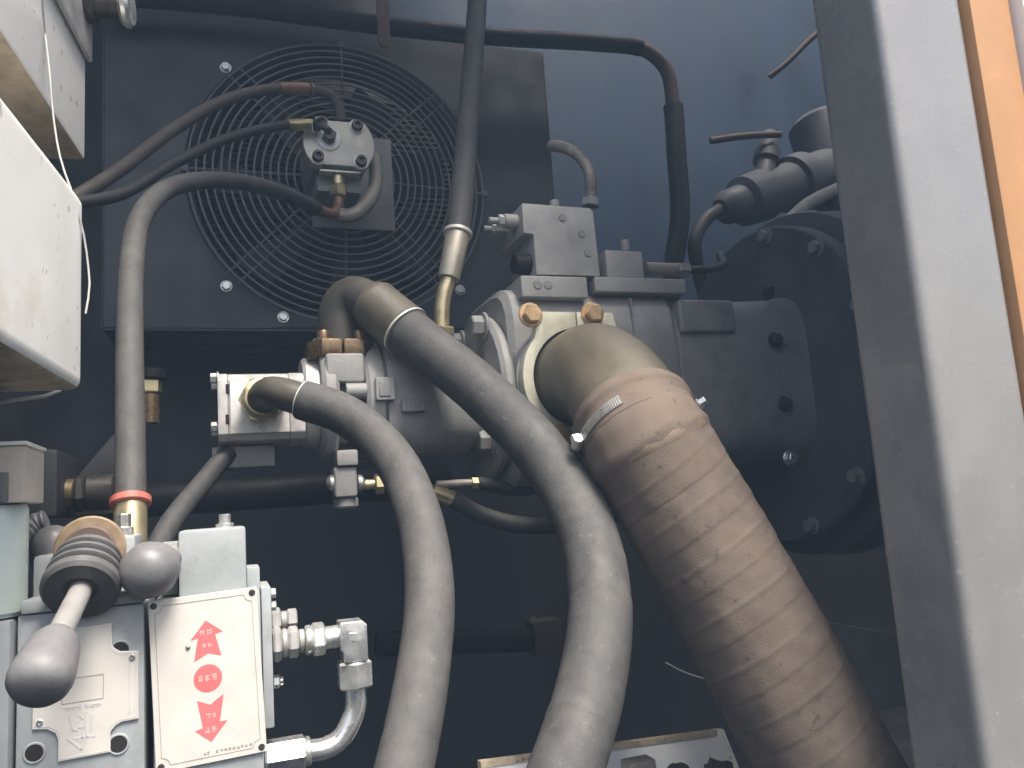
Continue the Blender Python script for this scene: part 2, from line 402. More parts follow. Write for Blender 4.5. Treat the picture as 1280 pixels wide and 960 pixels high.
fh = Vector((gc.x, YC+.05, gc.z))
t = thing('cooling_fan', 'dark multi bladed fan turning behind the wire guard', 'fan', fh)
finish(cyl(fh-Y_*.02, fh+Y_*.03, .06, 32, .15), 'hub', 'fan_plastic', t)
for k in range(7):
    a0 = k*2*PI/7+.25; bm = new(); rows = []
    for i in range(7):
        r_ = .055+i*.0245; row = []
        for j in range(6):
            f = j/5-.5; wd = (.55-.03*i)
            a = a0+f*wd+i*.02
            row.append(bm.verts.new(fh+Vector((math.sin(a)*r_, f*.045+.006*math.cos(f*3), math.cos(a)*r_))))
        rows.append(row)
    for a, b in zip(rows, rows[1:]):
        for j in range(5): bm.faces.new((a[j], a[j+1], b[j+1], b[j]))
    bmesh.ops.solidify(bm, geom=bm.faces[:], thickness=.003)
    finish(bm, 'blade', 'blade_plastic', t)

# ------------------------------------------------------------------ fan motor
YM = 1.10
mc = P(424, 179, YM); mr_ = 44*mpp(424, 179, YM); u = mpp(424, 179, YM)
t = thing('fan_motor', 'small gear motor with round pale end cover at the fan centre', 'motor', (mc.x, YM, mc.z-mr_))
ol = []
for i in range(72):
    a = 2*PI*i/72; x, z = mr_*math.cos(a), mr_*math.sin(a); z = max(-.033*1.02, min(.034, z)); ol.append((x, z))
# notches for the four bolts
bp_ = [(23*u, 24*u), (26*u, -23*u), (-27*u, -21*u), (-21*u, 24*u)]
finish(prism(ol, mc, X_, Z_, Y_, .022, .0015), 'end_cover', 'motor_plate', t)
finish(prism([(x*.93, z*.95) for x, z in ol], mc+Y_*.0225, X_, Z_, Y_, .075, .003), 'body', 'cast_dark', t)
finish(box(mc.x-.03, mc.x+.034, YM+.03, YM+.12, mc.z-.062, mc.z-.0335, .003), 'port_block', 'cast_dark', t)
finish(cyl(mc+Y_*.098, mc+Y_*.138, .034, 28), 'front_flange', 'cast_dark', t)
for (dx, dz) in bp_:
    p = mc + X_*dx + Z_*dz
    finish(lathe(p-Y_*.0015, p+Y_*.01, [(0, .0085), (0, .0112), (.2, .0118), (1, .0118)], 24), 'washer', 'weld_ring', t)
    finish(boltbm(p-Y_*.001, (0,-1,0), .0082, .009, False, 20), 'bolt', 'dark_bolt', t)
p = P(411, 174, YM)
finish(cyl(p-Y_*.003, p+Y_*.004, 15.5*u, 30, .1), 'sealing_washer', 'white_sheet', t)
finish(box(mc.x-.028, mc.x+.03, YM+.006, YM+.02, mc.z-.0415, mc.z-.0385, .0006), 'seam_strip', 'weld_ring', t)
# pale pipe at the right side of the motor
pp = Path([P(468,196,1.15), P(470,226,1.14), P(462,250,1.12), P(445,267,1.11), P(434,270,1.115), P(424,268,1.12)])
finish(tube(pp, .0105, n=18), 'return_pipe', 'tan_pipe', t)

def hose(name, label, pts, r, m_='hose_rubber', group=None, step=.004, n=28, cat='hose', wav=.0):
    pa = Path(pts, step)
    t = thing(name, label, cat, pa.p[0], group)
    return t, pa
# upper hose to the motor
t, pa = hose('hydraulic_hose', 'brownish hydraulic hose arching over fan guard to motor top, copper crimp sleeve', [P(60,263,.86), P(98,245,.88), P(150,212,.92), P(215,163,.98), P(280,126,1.03), P(345,111,1.09), P(388,112,1.115), P(412,119,1.125), P(424,135,1.13), P(426,152,1.13)], .008)
sA, sB = pa.near(P(352,111,1.09)), pa.near(P(388,112,1.115))
finish(tube(pa, .0078, 0, sA, 20), 'hose_body', 'hose_brownish', t)
finish(tube(pa, 0, sA-.002, n=22, prof=[(0,.0078), (0,.0088), (.004,.0092), (sB-sA-.003,.0092), (sB-sA,.0086), (sB-sA,.006)]), 'ferrule', 'copper_ferrule', t)
finish(tube(pa, 0, sB+.0005, n=20, prof=[(0,.005), (0,.0098), (.0015,.0098), (.0015,.006)]), 'collar', 'yellow_zinc', t)
finish(tube(pa, .0075, sB+.003, None, 18), 'elbow', 'hose_brownish', t)
# middle hose to the motor face
t, pa = hose('hydraulic_hose', 'thin black hydraulic hose with brass sleeve screwed into motor face', [P(62,255,.85), P(105,252,.87), P(150,243,.90), P(220,203,.97), P(290,171,1.03), P(362,156,1.08), P(392,156,1.085), P(404,158,1.078), P(410,163,1.080), P(411,173,1.095)], .007)
sA, sB = pa.near(P(362,156,1.08)), pa.near(P(391,156,1.085))
finish(tube(pa, .0066, 0, sA, 20), 'hose_body', 'black_rubber', t)
finish(tube(pa, 0, sA-.002, n=22, prof=[(0,.0066), (0,.0078), (.004,.0082), (sB-sA-.003,.0082), (sB-sA,.0075), (sB-sA,.005)]), 'ferrule', 'yellow_zinc', t)
finish(tube(pa, 0, sB, n=6, prof=[(0,.006), (0,.0095), (.008,.0095), (.008,.005)]), 'hex_collar', 'dark_bolt', t)
finish(tube(pa, .0052, sB+.008, None, 16), 'elbow', 'dark_bolt', t)
p = P(411, 173, YM-.003); finish(hexnut(p, p-Y_*.016, .0098), 'nut', 'dark_bolt', t)
# grey hose in the left foreground
t, pa = hose('hydraulic_hose', 'light grey hose rising from gold sleeve then arching right to the motor', [P(163,700,.57), P(163,640,.58), P(163,560,.60), P(162,440,.64), P(164,340,.70), P(176,272,.77), P(210,236,.84), P(262,225,.91), P(320,231,.98), P(368,247,1.04), P(398,262,1.09), P(417,267,1.11), P(423,256,1.12), P(423,232,1.12)], .0105)
sA = pa.near(P(163,628,.583)); sB = pa.near(P(385,256,1.07)); sC = pa.near(P(423,250,1.12))
finish(tube(pa, .0098, sA, sB, 26), 'hose_body', 'hose_rubber', t)
finish(tube(pa, 0, 0, n=26, prof=[(0,.0098), (0,.0102), (sA-.004,.0102), (sA-.004,.006)]), 'ferrule', 'yellow_zinc', t)
finish(tube(pa, 0, sA-.0038, n=26, prof=[(0,.008), (0,.0115), (.001,.0128), (.005,.0128), (.006,.011), (.006,.008)]), 'seal_ring', 'red_ring', t)
finish(tube(pa, 0, sB-.001, n=22, prof=[(0,.0098), (.001,.0106), (.02,.0106), (.024,.0085), (.024,.005)]), 'end_sleeve', 'black_rubber', t)
finish(tube(pa, .0075, sB+.02, None, 18), 'elbow', 'copper_ferrule', t)
p = P(423, 246, 1.12); q = P(423, 232, 1.12); finish(hexnut(p, q, .0125), 'nut', 'yellow_zinc', t)
p = P(423, 232, 1.12); finish(cyl(p, p+Z_*.014, .0095, 20), 'stub', 'yellow_zinc', t)

# ================================================================== gear pump at the left end
YGp = .80
gx0, gx1 = P(272, 505, YGp).x, P(381, 505, YGp).x
gz0, gz1 = P(325, 553, YGp).z, P(325, 462, YGp).z; gm = (gz0+gz1)/2; gh = (gz1-gz0)/2
t = thing('gear_pump', 'small bare aluminium gear pump on the end of the main pump', 'pump', (gx0, YGp+.03, gz0))
gd = .075
def gprof(k=1.0, f=0):
    return [(f, -gh*.74*k), (f, gh*.72*k), (.008, gh*.92*k), (.022, gh*k), (gd-.02, gh*k), (gd, gh*.7*k), (gd, -gh*.7*k), (gd-.02, -gh*k), (.022, -gh*k), (.006, -gh*.93*k)]
O = Vector((gx0, YGp, gm)); L = gx1-gx0
finish(prism(gprof(), O+X_*.0, Y_, Z_, X_, L*.115, .0012), 'rear_cover', 'aluminium', t)
finish(prism(gprof(.985, .001), O+X_*(L*.118), Y_, Z_, X_, L*.70, .001), 'body', 'aluminium', t)
finish(prism(gprof(), O+X_*(L*.821), Y_, Z_, X_, L*.18, .0012), 'front_cover', 'aluminium', t)
p0, p1 = P(288, 508, YGp-.002).x, P(361, 508, YGp-.002).x
finish(box(p0, p1, YGp-.0018, YGp+.0006, P(325,541,YGp).z, P(325,475,YGp).z, .0004), 'port_face', 'machined', t)
for py in (486, 524):
    finish(pbox(282, py-6, 286.5, py+6, YGp-.0006, .002, .0004), 'slot', 'hole_black', t)
for py in (473, 534):
    q = P(272, py, YGp+.012); finish(boltbm(Vector((gx0+.0005, YGp+.012, q.z)), (-1,0,0), .0052, .006), 'bolt', 'zinc', t)
    finish(boltbm(Vector((gx0+.0005, YGp+.058, q.z)), (-1,0,0), .0052, .006), 'bolt', 'zinc', t)
q = P(330, 500, YGp); finish(cyl((q.x,YGp-.016,q.z), (q.x,YGp-.0018,q.z), .0205, 28, .1), 'port_fitting', 'oily_brass', t)
q = P(303, 560, YGp+.03); finish(box(q.x-.028, q.x+.03, YGp+.02, YGp+.05, gz0-.022, gz0-.001, .002), 'foot', 'cast_dark', t)

# hose from gear pump
e0 = P(329, 499, YGp-.017)
t, pa = hose('hydraulic_hose', 'thick grey hose leaving the aluminium gear pump and curving down', [e0+Y_*.003, e0-Y_*.012, P(336,491,.757), P(352,492,.738), P(379,500,.728), P(432,519,.712), P(487,567,.675), P(522,640,.625), P(537,740,.575), P(527,850,.535), P(504,965,.50), P(478,1070,.475)], .018)
sA = pa.near(P(379,500,.728))
finish(tube(pa, .0148, 0, sA, 28), 'elbow', 'elbow_dark', t)
finish(tube(pa, 0, .0, n=6, prof=[(0,.012), (0,.0225), (.009,.0225), (.009,.012)]), 'nut', 'yellow_zinc', t)
finish(tube(pa, 0, .0092, n=28, prof=[(0,.012), (0,.0198), (.003,.0195), (.0045,.0165), (.0045,.012)]), 'weld_bead', 'yellow_zinc', t)
finish(tube(pa, 0, sA, n=30, prof=[(0,.014), (0,.0176), (.0012,.0178), (.0012,.014)]), 'end_ring', 'weld_ring', t)
def wavy(r, sd):
    rnd = random.Random(int(sd*10)); cr = [(rnd.uniform(.02, .75), rnd.uniform(0, 6.28), rnd.uniform(-.006, .006), rnd.choice((.00035, .0005, -.0004))) for _ in range(22)]
    def crease(s, a):
        v = 0
        for s0, a0, sl, h in cr:
            d = (a-a0+PI) % (2*PI)-PI
            if abs(d) < 1.1: v += h*math.exp(-((s-s0-sl*d)/.0022)**2)*(1-(d/1.1)**2)
        return v
    base = lambda s, a: r*(1 + .012*noise.noise(Vector((s*22, math.cos(a)*.8+sd, math.sin(a)*.8))) + .012*max(0, noise.noise(Vector((s*60+a*.35, sd, 3.)))))
    return lambda s, a: base(s, a)+crease(s, a)
finish(tube(pa, .018, sA+.0012, None, 36, step=.0025, rfun=wavy(.018, 3.1)), 'hose_body', 'hose_rubber', t)

# ================================================================== main pump
YA = .90                                  # depth of the shaft line
def ax(px, Y=YA):                         # point of the shaft line at that picture column
    return P(px, 507-(px-325)*.031, Y)
az = P(430, 503, YA).z
def AX(px, Y=YA): return Vector((P(px, 500, Y).x, YA, az))
t = thing('main_pump', 'grey cast hydraulic piston pump with regulator block on top', 'pump', (AX(640).x, YA, az-.12))
def disc(a, b, r, m_, name, n=40, ch=.06): return finish(cyl(AX(a), AX(b), r, n, ch), name, m_, t, 30)
disc(376, 398, .050, 'aluminium', 'spacer')
disc(396, 416, .066, 'cast_grey', 'end_flange')
disc(416, 447, .050, 'cast_dark', 'neck')
disc(447, 472, .068, 'cast_grey', 'mid_flange')
# body with a boat shaped lower side
o_ = AX(472); L = AX(606).x-o_.x
bm = new(); rows = []
for i in range(15):
    f = i/14; row = []
    rr = .066*(1-.10*f) if f < .7 else .0614*(1-((f-.7)/.3)**2*.42)
    for j in range(32):
        a = 2*PI*j/32; c, s = math.cos(a), math.sin(a)
        k = (abs(c)**3.2+abs(s)**3.2)**(-1/3.2)
        row.append(bm.verts.new(o_+Vector((L*f, c*rr*k, s*rr*k-.004*f))))
    rows.append(row)
for a, b in zip(rows, rows[1:]):
    for j in range(32): bm.faces.new((a[j], a[(j+1)%32], b[(j+1)%32], b[j]))
bm.faces.new(rows[0][::-1]); bm.faces.new(rows[-1]); finish(bm, 'charge_body', 'cast_grey', t)
yf = YA-.068
finish(pbox(470, 471, 494, 500, yf-.006, .014, .002, 3), 'cast_boss', 'cast_grey', t)
finish(pbox(474, 476, 489, 495, yf-.0075, .004, .001), 'cast_boss', 'cast_dark', t)
# small cast frame with raised unreadable letters
yl = yf-.0055
bm = new(); pbox(503, 499, 532, 514, yl+.0008, .012, .0006, bm=bm); finish(bm, 'cast_label', 'cast_grey', t)
O = P(503, 514, yl); bm = new(); s_ = mpp(517, 506, yl)
for (a, b, c, d) in ((0,0,29,1.3), (0,13.7,29,15), (0,1.3,1.3,13.7), (27.7,1.3,29,13.7)):
    prism([(a*s_,b*s_), (c*s_,b*s_), (c*s_,d*s_), (a*s_,d*s_)], O+Y_*.0009, X_, Z_, -Y_, .0012, bm=bm)
strokes(3*s_, 3*s_, 23*s_, 9*s_, 4, O+Y_*.0009, X_, Z_, -Y_, 1.3*s_, .0008, 5, bm)
finish(bm, 'cast_letters', 'cast_dark', t)
# pump port block under the top flange and bolt pocket
finish(pbox(408, 441, 456, 478, YA-.062, .10, .004, 3), 'port_block', 'cast_grey', t)
q = P(432, 489, YA-.058); finish(cyl(q, q+X_*.022, .0085, 18), 'pocket_bolt', 'cast_grey', t)
# collar and casing
disc(597, 612, .098, 'cast_grey', 'front_flange', 56, .05)
disc(613, 640, .090, 'cast_dark', 'casing_neck', 56)
for q in ((598,408), (606,551)):
    p = P(q[0], q[1], YA-.045); p.x = AX(597).x; finish(boltbm(p, (-1,0,0), .0125, .014, True), 'flange_bolt', 'cast_grey', t)
    p2 = Vector(p); p2.y = YA+.05; finish(boltbm(p2, (-1,0,0), .0125, .014, True), 'flange_bolt', 'cast_grey', t)
YF = YA-.08
c0, c1 = P(640, 460, YF).x, P(852, 460, YF).x
ct, cb = P(740, 352, YF).z, P(740, 604, YF).z
bm = new(); rows = []; n = 48
for i, (f, k) in enumerate(((0,.93), (.03,1), (.5,1.0), (.97,1), (1,.96))):
    row = []
    for j in range(n):
        a = 2*PI*j/n; c, s = math.cos(a), math.sin(a); kk = (abs(c)**5+abs(s)**5)**(-.2)
        row.append(bm.verts.new(Vector((c0+(c1-c0)*f, YA+.02+c*.10*kk*k, (ct+cb)/2+s*(ct-cb)/2*kk*k))))
    rows.append(row)
for a, b in zip(rows, rows[1:]):
    for j in range(n): bm.faces.new((a[j], a[(j+1)%n], b[(j+1)%n], b[j]))
bm.faces.new(rows[0][::-1]); bm.faces.new(rows[-1]); finish(bm, 'casing', 'cast_grey', t)
finish(pbox(652, 345, 735, 372, YF-.006, .06, .003, 3), 'regulator_base', 'cast_grey', t)
finish(pbox(744, 347, 858, 366, YF-.003, .09, .003, 3), 'top_cover', 'cast_grey', t)
for px in (672, 685):
    q = P(px, 356, YF-.006); finish(cyl(q-Y_*.001, q+Y_*.004, .0062, 20, .3), 'plug', 'cast_dark', t)
YRg = YF-.002
# regulator block, its lower left corner cut back
O = P(655, 344, YRg); a = mpp(705, 300, YRg)
ol = [(13,0), (100,0), (98,86), (93,90), (1,91), (0,52), (13,51)]
finish(prism([(x*a, z*a) for x, z in ol], Vector((P(655,300,YRg).x, YRg, P(705,344,YRg).z)), X_, Z_, Y_, .085, .002, 2), 'regulator_block', 'cast_grey', t)
for q in ((703,272), (727,292), (735,316)):
    p = P(q[0], q[1], YRg); finish(lathe(p-Y_*.0012, p+Y_*.006, [(0,.0026), (0,.0046), (1,.005)], 20), 'plug', 'cast_dark', t)
q = P(693, 255, YRg+.03); finish(cyl(q-Z_*.004, q+Z_*.004, .006, 18), 'plug', 'cast_grey', t)
for (dy, dz, k) in ((.02, 278, 1.), (.055, 288, .85)):
    q = P(655, dz, YRg+dy); q.x = P(655,300,YRg).x
    finish(cyl(q+X_*.002, q-X_*.016*k, .0088*k, 20, .1), 'screw_sleeve', 'cast_grey', t)
    finish(hexnut(q-X_*.016*k, q-X_*.023*k, .0078*k), 'lock_nut', 'zinc', t)
    finish(cyl(q-X_*.023*k, q-X_*.034*k, .004*k, 14, .1), 'adjusting_screw', 'cast_grey', t)
q = P(642, 330, YRg+.02); finish(cyl(q, q+X_*.03, .012, 18), 'pilot_pipe', 'black_pipe', t)
finish(pbox(758, 313, 804, 347, YF+.004, .06, .002), 'solenoid_block', 'cast_grey', t)
q = P(782, 312, YF+.03); finish(cyl(q-Z_*.003, q+Z_*.012, .0055, 16, .2), 'stud', 'cast_grey', t)
q = P(806, 336, YF+.03); finish(cyl(q, q+X_*.045, .0085, 16), 'cable_plug', 'tan_pipe', t)
finish(hexnut(q+X_*.046, q+X_*.062, .0105), 'cable_nut', 'tan_pipe', t)
pc = Path([q+X_*.062, q+X_*.09+Z_*.002, q+X_*.13+Z_*.015+Y_*.02, q+X_*.17+Z_*.05+Y_*.08])
finish(tube(pc, .0055, n=12), 'cable', 'black_rubber', t)
# bell housing and drive flange
b0, b1, b2 = P(850, 460, YF).x, P(985, 460, YF-.0).x, P(985, 460, YF).x
zc = (ct+cb)/2+.004
bm = new(); rows = []
for f, hy, hz, ex in ((0,.090,.096,5), (.03,.096,.100,5), (.10,.097,.102,4.5), (.6,.10,.104,5), (.92,.102,.107,5), (1,.106,.112,4.5)):
    row = []
    for j in range(64):
        a = 2*PI*j/64; c, s_ = math.cos(a), math.sin(a); kk = (abs(c)**ex+abs(s_)**ex)**(-1/ex)
        row.append(bm.verts.new(Vector((b0+.001+(b1+.0295-b0)*f, YA+.02+c*hy*kk, zc+s_*hz*kk))))
    rows.append(row)
for a, b in zip(rows, rows[1:]):
    for j in range(64): bm.faces.new((a[j], a[(j+1)%64], b[(j+1)%64], b[j]))
bm.faces.new(rows[0][::-1]); bm.faces.new(rows[-1]); finish(bm, 'bell_housing', 'cast_dark', t, 40)
finish(box(b0+.006, b0+.085, YA-.083, YA-.06, zc+.052, zc+.094, .006, 3), 'housing_pad', 'cast_dark', t)
finish(lathe((b1+.031, YA+.01, zc), (b1+.056, YA+.01, zc), [(0,.213), (.12,.216), (.9,.216), (1,.213)], 72), 'drive_flange', 'engine_grey', t)
finish(lathe((b1+.0565, YA+.01, zc), (b1+.12, YA+.01, zc), [(0,.20), (.2,.235), (1,.24)], 72), 'engine_adapter', 'engine_grey', t)
for k in range(12):
    a = 2*PI*k/12+.2; finish(boltbm((b1+.031, YA+.01+.203*math.cos(a), zc+.203*math.sin(a)), (-1,0,0), .0085, .009), 'flange_bolt', 'cast_dark', t)
for q in ((958,366), (968,425), (980,505), (987,573)):
    p = P(q[0], q[1], YF-.004); finish(boltbm(p, (0,-1,0), .0075, .008), 'housing_bolt', 'dark_bolt' if q[1] < 520 else 'zinc', t)
# seam of the casing
q0 = P(788, 368, YF-.0006); finish(box(q0.x-.0008, q0.x+.0008, YF-.0012, YF+.004, P(788,470,YF).z, q0.z-.004, 0), 'casing_seam', 'cast_dark', t)
# spool valve hanging below
YS = YA-.045
finish(pbox(421, 562, 448, 582, YS-.004, .05, .003), 'valve_mount', 'cast_grey', t)
finish(pbox(418, 583, 447, 622, YS, .034, .004, 3), 'spool_valve', 'cast_dark', t)
q = P(432, 622, YS+.017); finish(cyl(q+Z_*.001, q-Z_*.012, .0135, 22, .2), 'spool_cap', 'cast_dark', t)
for px, sg in ((418,-1), (447,1)):
    q = P(px, 604, YS+.012); finish(lathe(q, q+X_*sg*.009, [(0,.0095), (.5,.0085), (.85,.005), (1,.001)], 18), 'dome_nut', 'zinc', t)
q = P(454, 606, YS+.014)
finish(cyl(q, q+X_*.012, .006, 14), 'fitting_stub', 'yellow_zinc', t); finish(hexnut(q+X_*.012, q+X_*.022, .0115), 'fitting_nut', 'yellow_zinc', t)
finish(cyl(q+X_*.022, q+X_*.06, .0085, 16), 'fitting_tail', 'oily_brass', t)

# ------------------------------------------------------------------ vertical hose from pump top
t, pa = hose('hydraulic_hose', 'grey hose running up past the fan with bent gold pipe at its foot', [P(552,414,.845), P(552,398,.845), P(554,372,.845), P(561,348,.845), P(571,300,.85), P(577,250,.865), P(586,140,.93), P(594,40,1.0), P(600,-60,1.07), P(604,-140,1.12)], .0145)
sA, sB = pa.near(P(562,346,.845)), pa.near(P(572,293,.85))
finish(tube(pa, .0088, 0, sA, 24), 'bent_pipe', 'yellow_zinc', t)
finish(tube(pa, 0, sA-.002, n=28, prof=[(0,.0088), (0,.0122), (.002,.0128), (sB-sA-.002,.0142), (sB-sA,.0142), (sB-sA,.01)]), 'ferrule', 'dull_zinc', t)
finish(tube(pa, 0, sB-.0019, n=28, prof=[(0,.01), (0,.0165), (.001,.0172), (.004,.0172), (.005,.016), (.005,.01)]), 'collar', 'weld_ring', t)
finish(tube(pa, .0145, sB+.0032, None, 28, step=.0025, rfun=wavy(.0142, 9.)), 'hose_body', 'hose_rubber', t)
p = P(552, 428, .845); finish(hexnut(p-Z_*.004, p+Z_*.016, .0165), 'nut', 'yellow_zinc', t)
p = P(552, 432, .845); finish(cyl(p-Z_*.016, p-Z_*.001, .0115, 20), 'stub', 'oily_brass', t)

# ------------------------------------------------------------------ thick hose with flange on top of the pump
YE = YA-.02
f0 = P(424, 438, YE)
t, pa = hose('hydraulic_hose', 'thickest grey hose with olive crimp sleeve, leaving oily split flange on pump top', [f0, f0+Z_*.022, P(426,384,YE-.002), P(440,370,YE-.010), P(462,378,YE-.026), P(487,396,YE-.045), P(520,424,.812), P(600,488,.765), P(678,568,.71), P(730,655,.655), P(750,755,.61), P(738,860,.575), P(706,965,.55), P(668,1070,.53)], .027, step=.005)
sA, sB = pa.near(P(466,380,YE-.029)), pa.near(P(508,415,.822))
finish(tube(pa, .0225, 0, sA, 32), 'elbow', 'elbow_dark', t)
finish(tube(pa, 0, sA-.003, n=36, prof=[(0,.022), (0,.0265), (.004,.0275), (.006,.0288), (.010,.0288), (.011,.0282), (sB-sA-.002,.0282), (sB-sA,.027), (sB-sA,.02)]), 'ferrule', 'elbow_paint', t)
finish(tube(pa, 0, sB-.0028, n=36, prof=[(0,.02), (0,.0288), (.001,.029), (.0022,.0288), (.0022,.02)]), 'sleeve_edge', 'weld_ring', t)
finish(tube(pa, .027, sB-.0004, None, 40, step=.0025, rfun=wavy(.0262, 5.)), 'hose_body', 'hose_rubber', t)
# split flange
ft = thing('split_flange', 'oily brass coloured split flange clamping hose elbow onto pump', 'flange', f0-Z_*.014)
hw, hd = .036, .034
for sgn in (-1, 1):
    ol = [(sgn*.0008, -hd), (sgn*hw*.62, -hd), (sgn*hw, -hd*.45), (sgn*hw, hd*.45), (sgn*hw*.62, hd), (sgn*.0008, hd)]
    finish(prism(ol, f0-Z_*.012, X_, Y_, Z_, .019, .003, 2), 'flange_half', 'oily_brass', ft)
for dx in (-.019, .019):
    for dy in (-.021, .021):
        finish(boltbm(f0+X_*dx+Y_*dy+Z_*.0068, (0,0,1), .0072, .009, True, 20), 'bolt', 'oily_brass' if dy < 0 else 'zinc', ft)

# ------------------------------------------------------------------ suction hose
C0 = P(722, 474, YF-.018)
H = [P(803,545,.650), P(850,625,.635), P(905,720,.618), P(965,830,.60), P(1030,950,.585), P(1085,1060,.575)]
t, pa = hose('suction_hose', 'very thick brown wrapped suction hose sloping down right from the elbow', [C0, C0-Y_*.045, P(772,490,.700), *H], .057, step=.004)
sC = pa.near(P(792, 522, .66))
RS = .0525
finish(tube(pa, RS, 0, sC+.004, 56, rfun=lambda s, a: RS*(1+.01*noise.noise(Vector((s*20, math.cos(a), math.sin(a)))))), 'elbow', 'elbow_paint', t)
RH = .0575
def wrap(s, a):
    k = s-sC
    lap = (k/.042 - a/(2*PI)) % 1.0
    r = RH + .00045*(math.exp(-((lap-.5)/.045)**2))*(1+.7*noise.noise(Vector((s*30, a, 2.)))) + .0005*lap
    r += .0016*noise.noise(Vector((s*14, math.cos(a)*1.3, math.sin(a)*1.3))) + .0006*noise.noise(Vector((s*70, math.cos(a)*4, math.sin(a)*4)))
    if k < .004: r += .0010
    if k < .034: r -= .0022*math.exp(-((k-.012)/.007)**2)
    if k < .05: r += .0020*math.exp(-((k-.034)/.005)**2)
    return r
finish(tube(pa, RH, sC-.004, None, 96, step=.0016, rfun=wrap), 'wrapped_hose', 'wrap_cloth', t, 50)
# worm clamp
finish(tube(pa, 0, sC+.031, sC+.041, 72, step=.0012, rfun=lambda s, a: RH+.0001+.0014*max(0, 1-((s-sC-.036)/.0052)**2)+.0006*noise.noise(Vector((s*60, math.cos(a)*3, math.sin(a)*3)))), 'reflection_band', 'reflection_tan', t)  # raised band whose lighter colour stands in for a reflection strip
rc = RH-.0014
finish(tube(pa, 0, sC+.006, n=72, prof=[(0,rc-.003), (0,rc+.0008), (.011,rc+.0008), (.011,rc-.003)]), 'clamp_band', 'wrap_cloth', t)
c, T, N_, Bv = pa.at(sC+.0115); tocam = (CAM-c); tocam -= T*tocam.dot(T); th0 = math.atan2(tocam.dot(Bv), tocam.dot(N_))
def rad(a): return N_*math.cos(a)+Bv*math.sin(a)
sgn = 1 if (rad(th0+.6)).dot(rgt) < rad(th0).dot(rgt) else -1
bm = new()
for i in range(26):
    a = th0+sgn*(.05+i*.039); d = rad(a); tg = T.cross(d)
    prism([(-.0045,-.0006), (.0045,-.0006), (.0045,.0006), (-.0045,.0006)], c+d*(rc+.0006), T*1.0, tg, d, .0011, bm=bm)
finish(bm, 'band_teeth', 'zinc', t)
bm = new(); st = []
for i in range(26):
    a = th0+sgn*(.02+i*.040); d = rad(a); st.append([bm.verts.new(c+d*(rc+k)+T*q) for k, q in ((.0004,-.0052), (.0012,-.0052), (.0012,.0052), (.0004,.0052))])
for a, b in zip(st, st[1:]):
    for j in range(4): bm.faces.new((a[j], a[(j+1)%4], b[(j+1)%4], b[j]))
bm.faces.new(st[0]); bm.faces.new(st[-1][::-1]); finish(bm, 'band_strip', 'tan_pipe', t)
d = rad(th0+sgn*1.08); tg = T.cross(d)*1.0; q = c+d*(rc+.005)
finish(cyl(q-tg*.007, q+tg*.007, .0052, 18, .2), 'clamp_screw', 'zinc', t); finish(hexnut(q-T*.004-d*.004, q-T*.004+d*.004, .005), 'screw_housing', 'zinc', t)
d = rad(th0-sgn*1.42); q = c+d*(rc+.003)+T*.012; finish(boltbm(q, d, .0045, .006), 'clamp_bolt', 'zinc', t)
# split flange of the suction port
t = thing('suction_flange', 'cream split flange with two gold hexagon bolts holding the suction elbow', 'flange', C0+Y_*.016-Z_*.07)
fu = mpp(700, 420, YF-.02)
cy = C0.y
for sgn in (-1, 1):
    ol = []
    a_in = [PI/2 + sgn*(-.0+.0) ]
    N = 26; r_i, r_o = .0562, .0685
    inner = [(r_i*math.cos(PI/2-sgn*(.012+(PI-.024)*i/N)), r_i*math.sin(PI/2-sgn*(.012+(PI-.024)*i/N))) for i in range(N+1)]
    outer = [(r_o*math.cos(PI/2-sgn*(.012+(PI-.024)*i/N)), r_o*math.sin(PI/2-sgn*(.012+(PI-.024)*i/N))) for i in range(N+1)]
    # ears: lift the outer edge at top and bottom into square lugs
    out2 = []
    for (x, z) in outer:
        if abs(z) > .030: x2 = x if abs(x) > .048 else x; z2 = (.0745 if z > 0 else -.0745) if abs(x) < .050 else z; out2.append((x, z2))
        else: out2.append((x, z))
    finish(prism(inner+out2[::-1], C0+Y_*.004, X_, Z_, -Y_, .014, .0012, 2), 'flange_half', 'cream_flange', t)
for px, py in ((663,394), (740,393)):
    p = P(px, py, cy-.0102); finish(boltbm(p, (0,-1,0), .0105, .009, True, 6, phase=.05), 'bolt', 'gold_bolt', t)
for dx in (-.03, .03):
    finish(boltbm(Vector((C0.x+dx, cy-.0102, C0.z-.064)), (0,-1,0), .0105, .009, True, 6), 'bolt', 'gold_bolt', t)
finish(lathe(C0+Y_*.0045, C0+Y_*.03, [(0,.066), (.1,.070), (1,.074)], 48), 'port_collar', 'cast_grey', t)

# ------------------------------------------------------------------ low thin hose, black hose, pipes behind
t, pa = hose('hydraulic_hose', 'dark thin hose sagging under the pump with brass end fitting', [P(540,614,.84), P(566,624,.84), P(600,643,.84), P(650,656,.84), P(705,655,.84), P(780,640,.86), P(860,610,.9)], .01)
sA = pa.near(P(566,624,.84)); finish(tube(pa, .0095, sA, None, 20), 'hose_body', 'black_rubber', t)
finish(tube(pa, .0088, 0, sA-.0005, 18), 'ferrule', 'yellow_zinc', t)
t, pa = hose('hydraulic_hose', 'second thin dark hose with grey fitting just under the pump casing', [P(545,606,.86), P(598,604,.86), P(640,612,.87), P(700,606,.90), P(760,590,.95)], .009)
sA = pa.near(P(598,604,.86)); finish(tube(pa, .0075, sA, None, 18), 'hose_body', 'black_rubber', t)
finish(tube(pa, .0045, 0, sA-.008, 14), 'pipe', 'tan_pipe', t); finish(tube(pa, 0, sA-.008, n=6, prof=[(0,.004), (0,.007), (.007,.007), (.007,.004)]), 'nut', 'yellow_zinc', t)
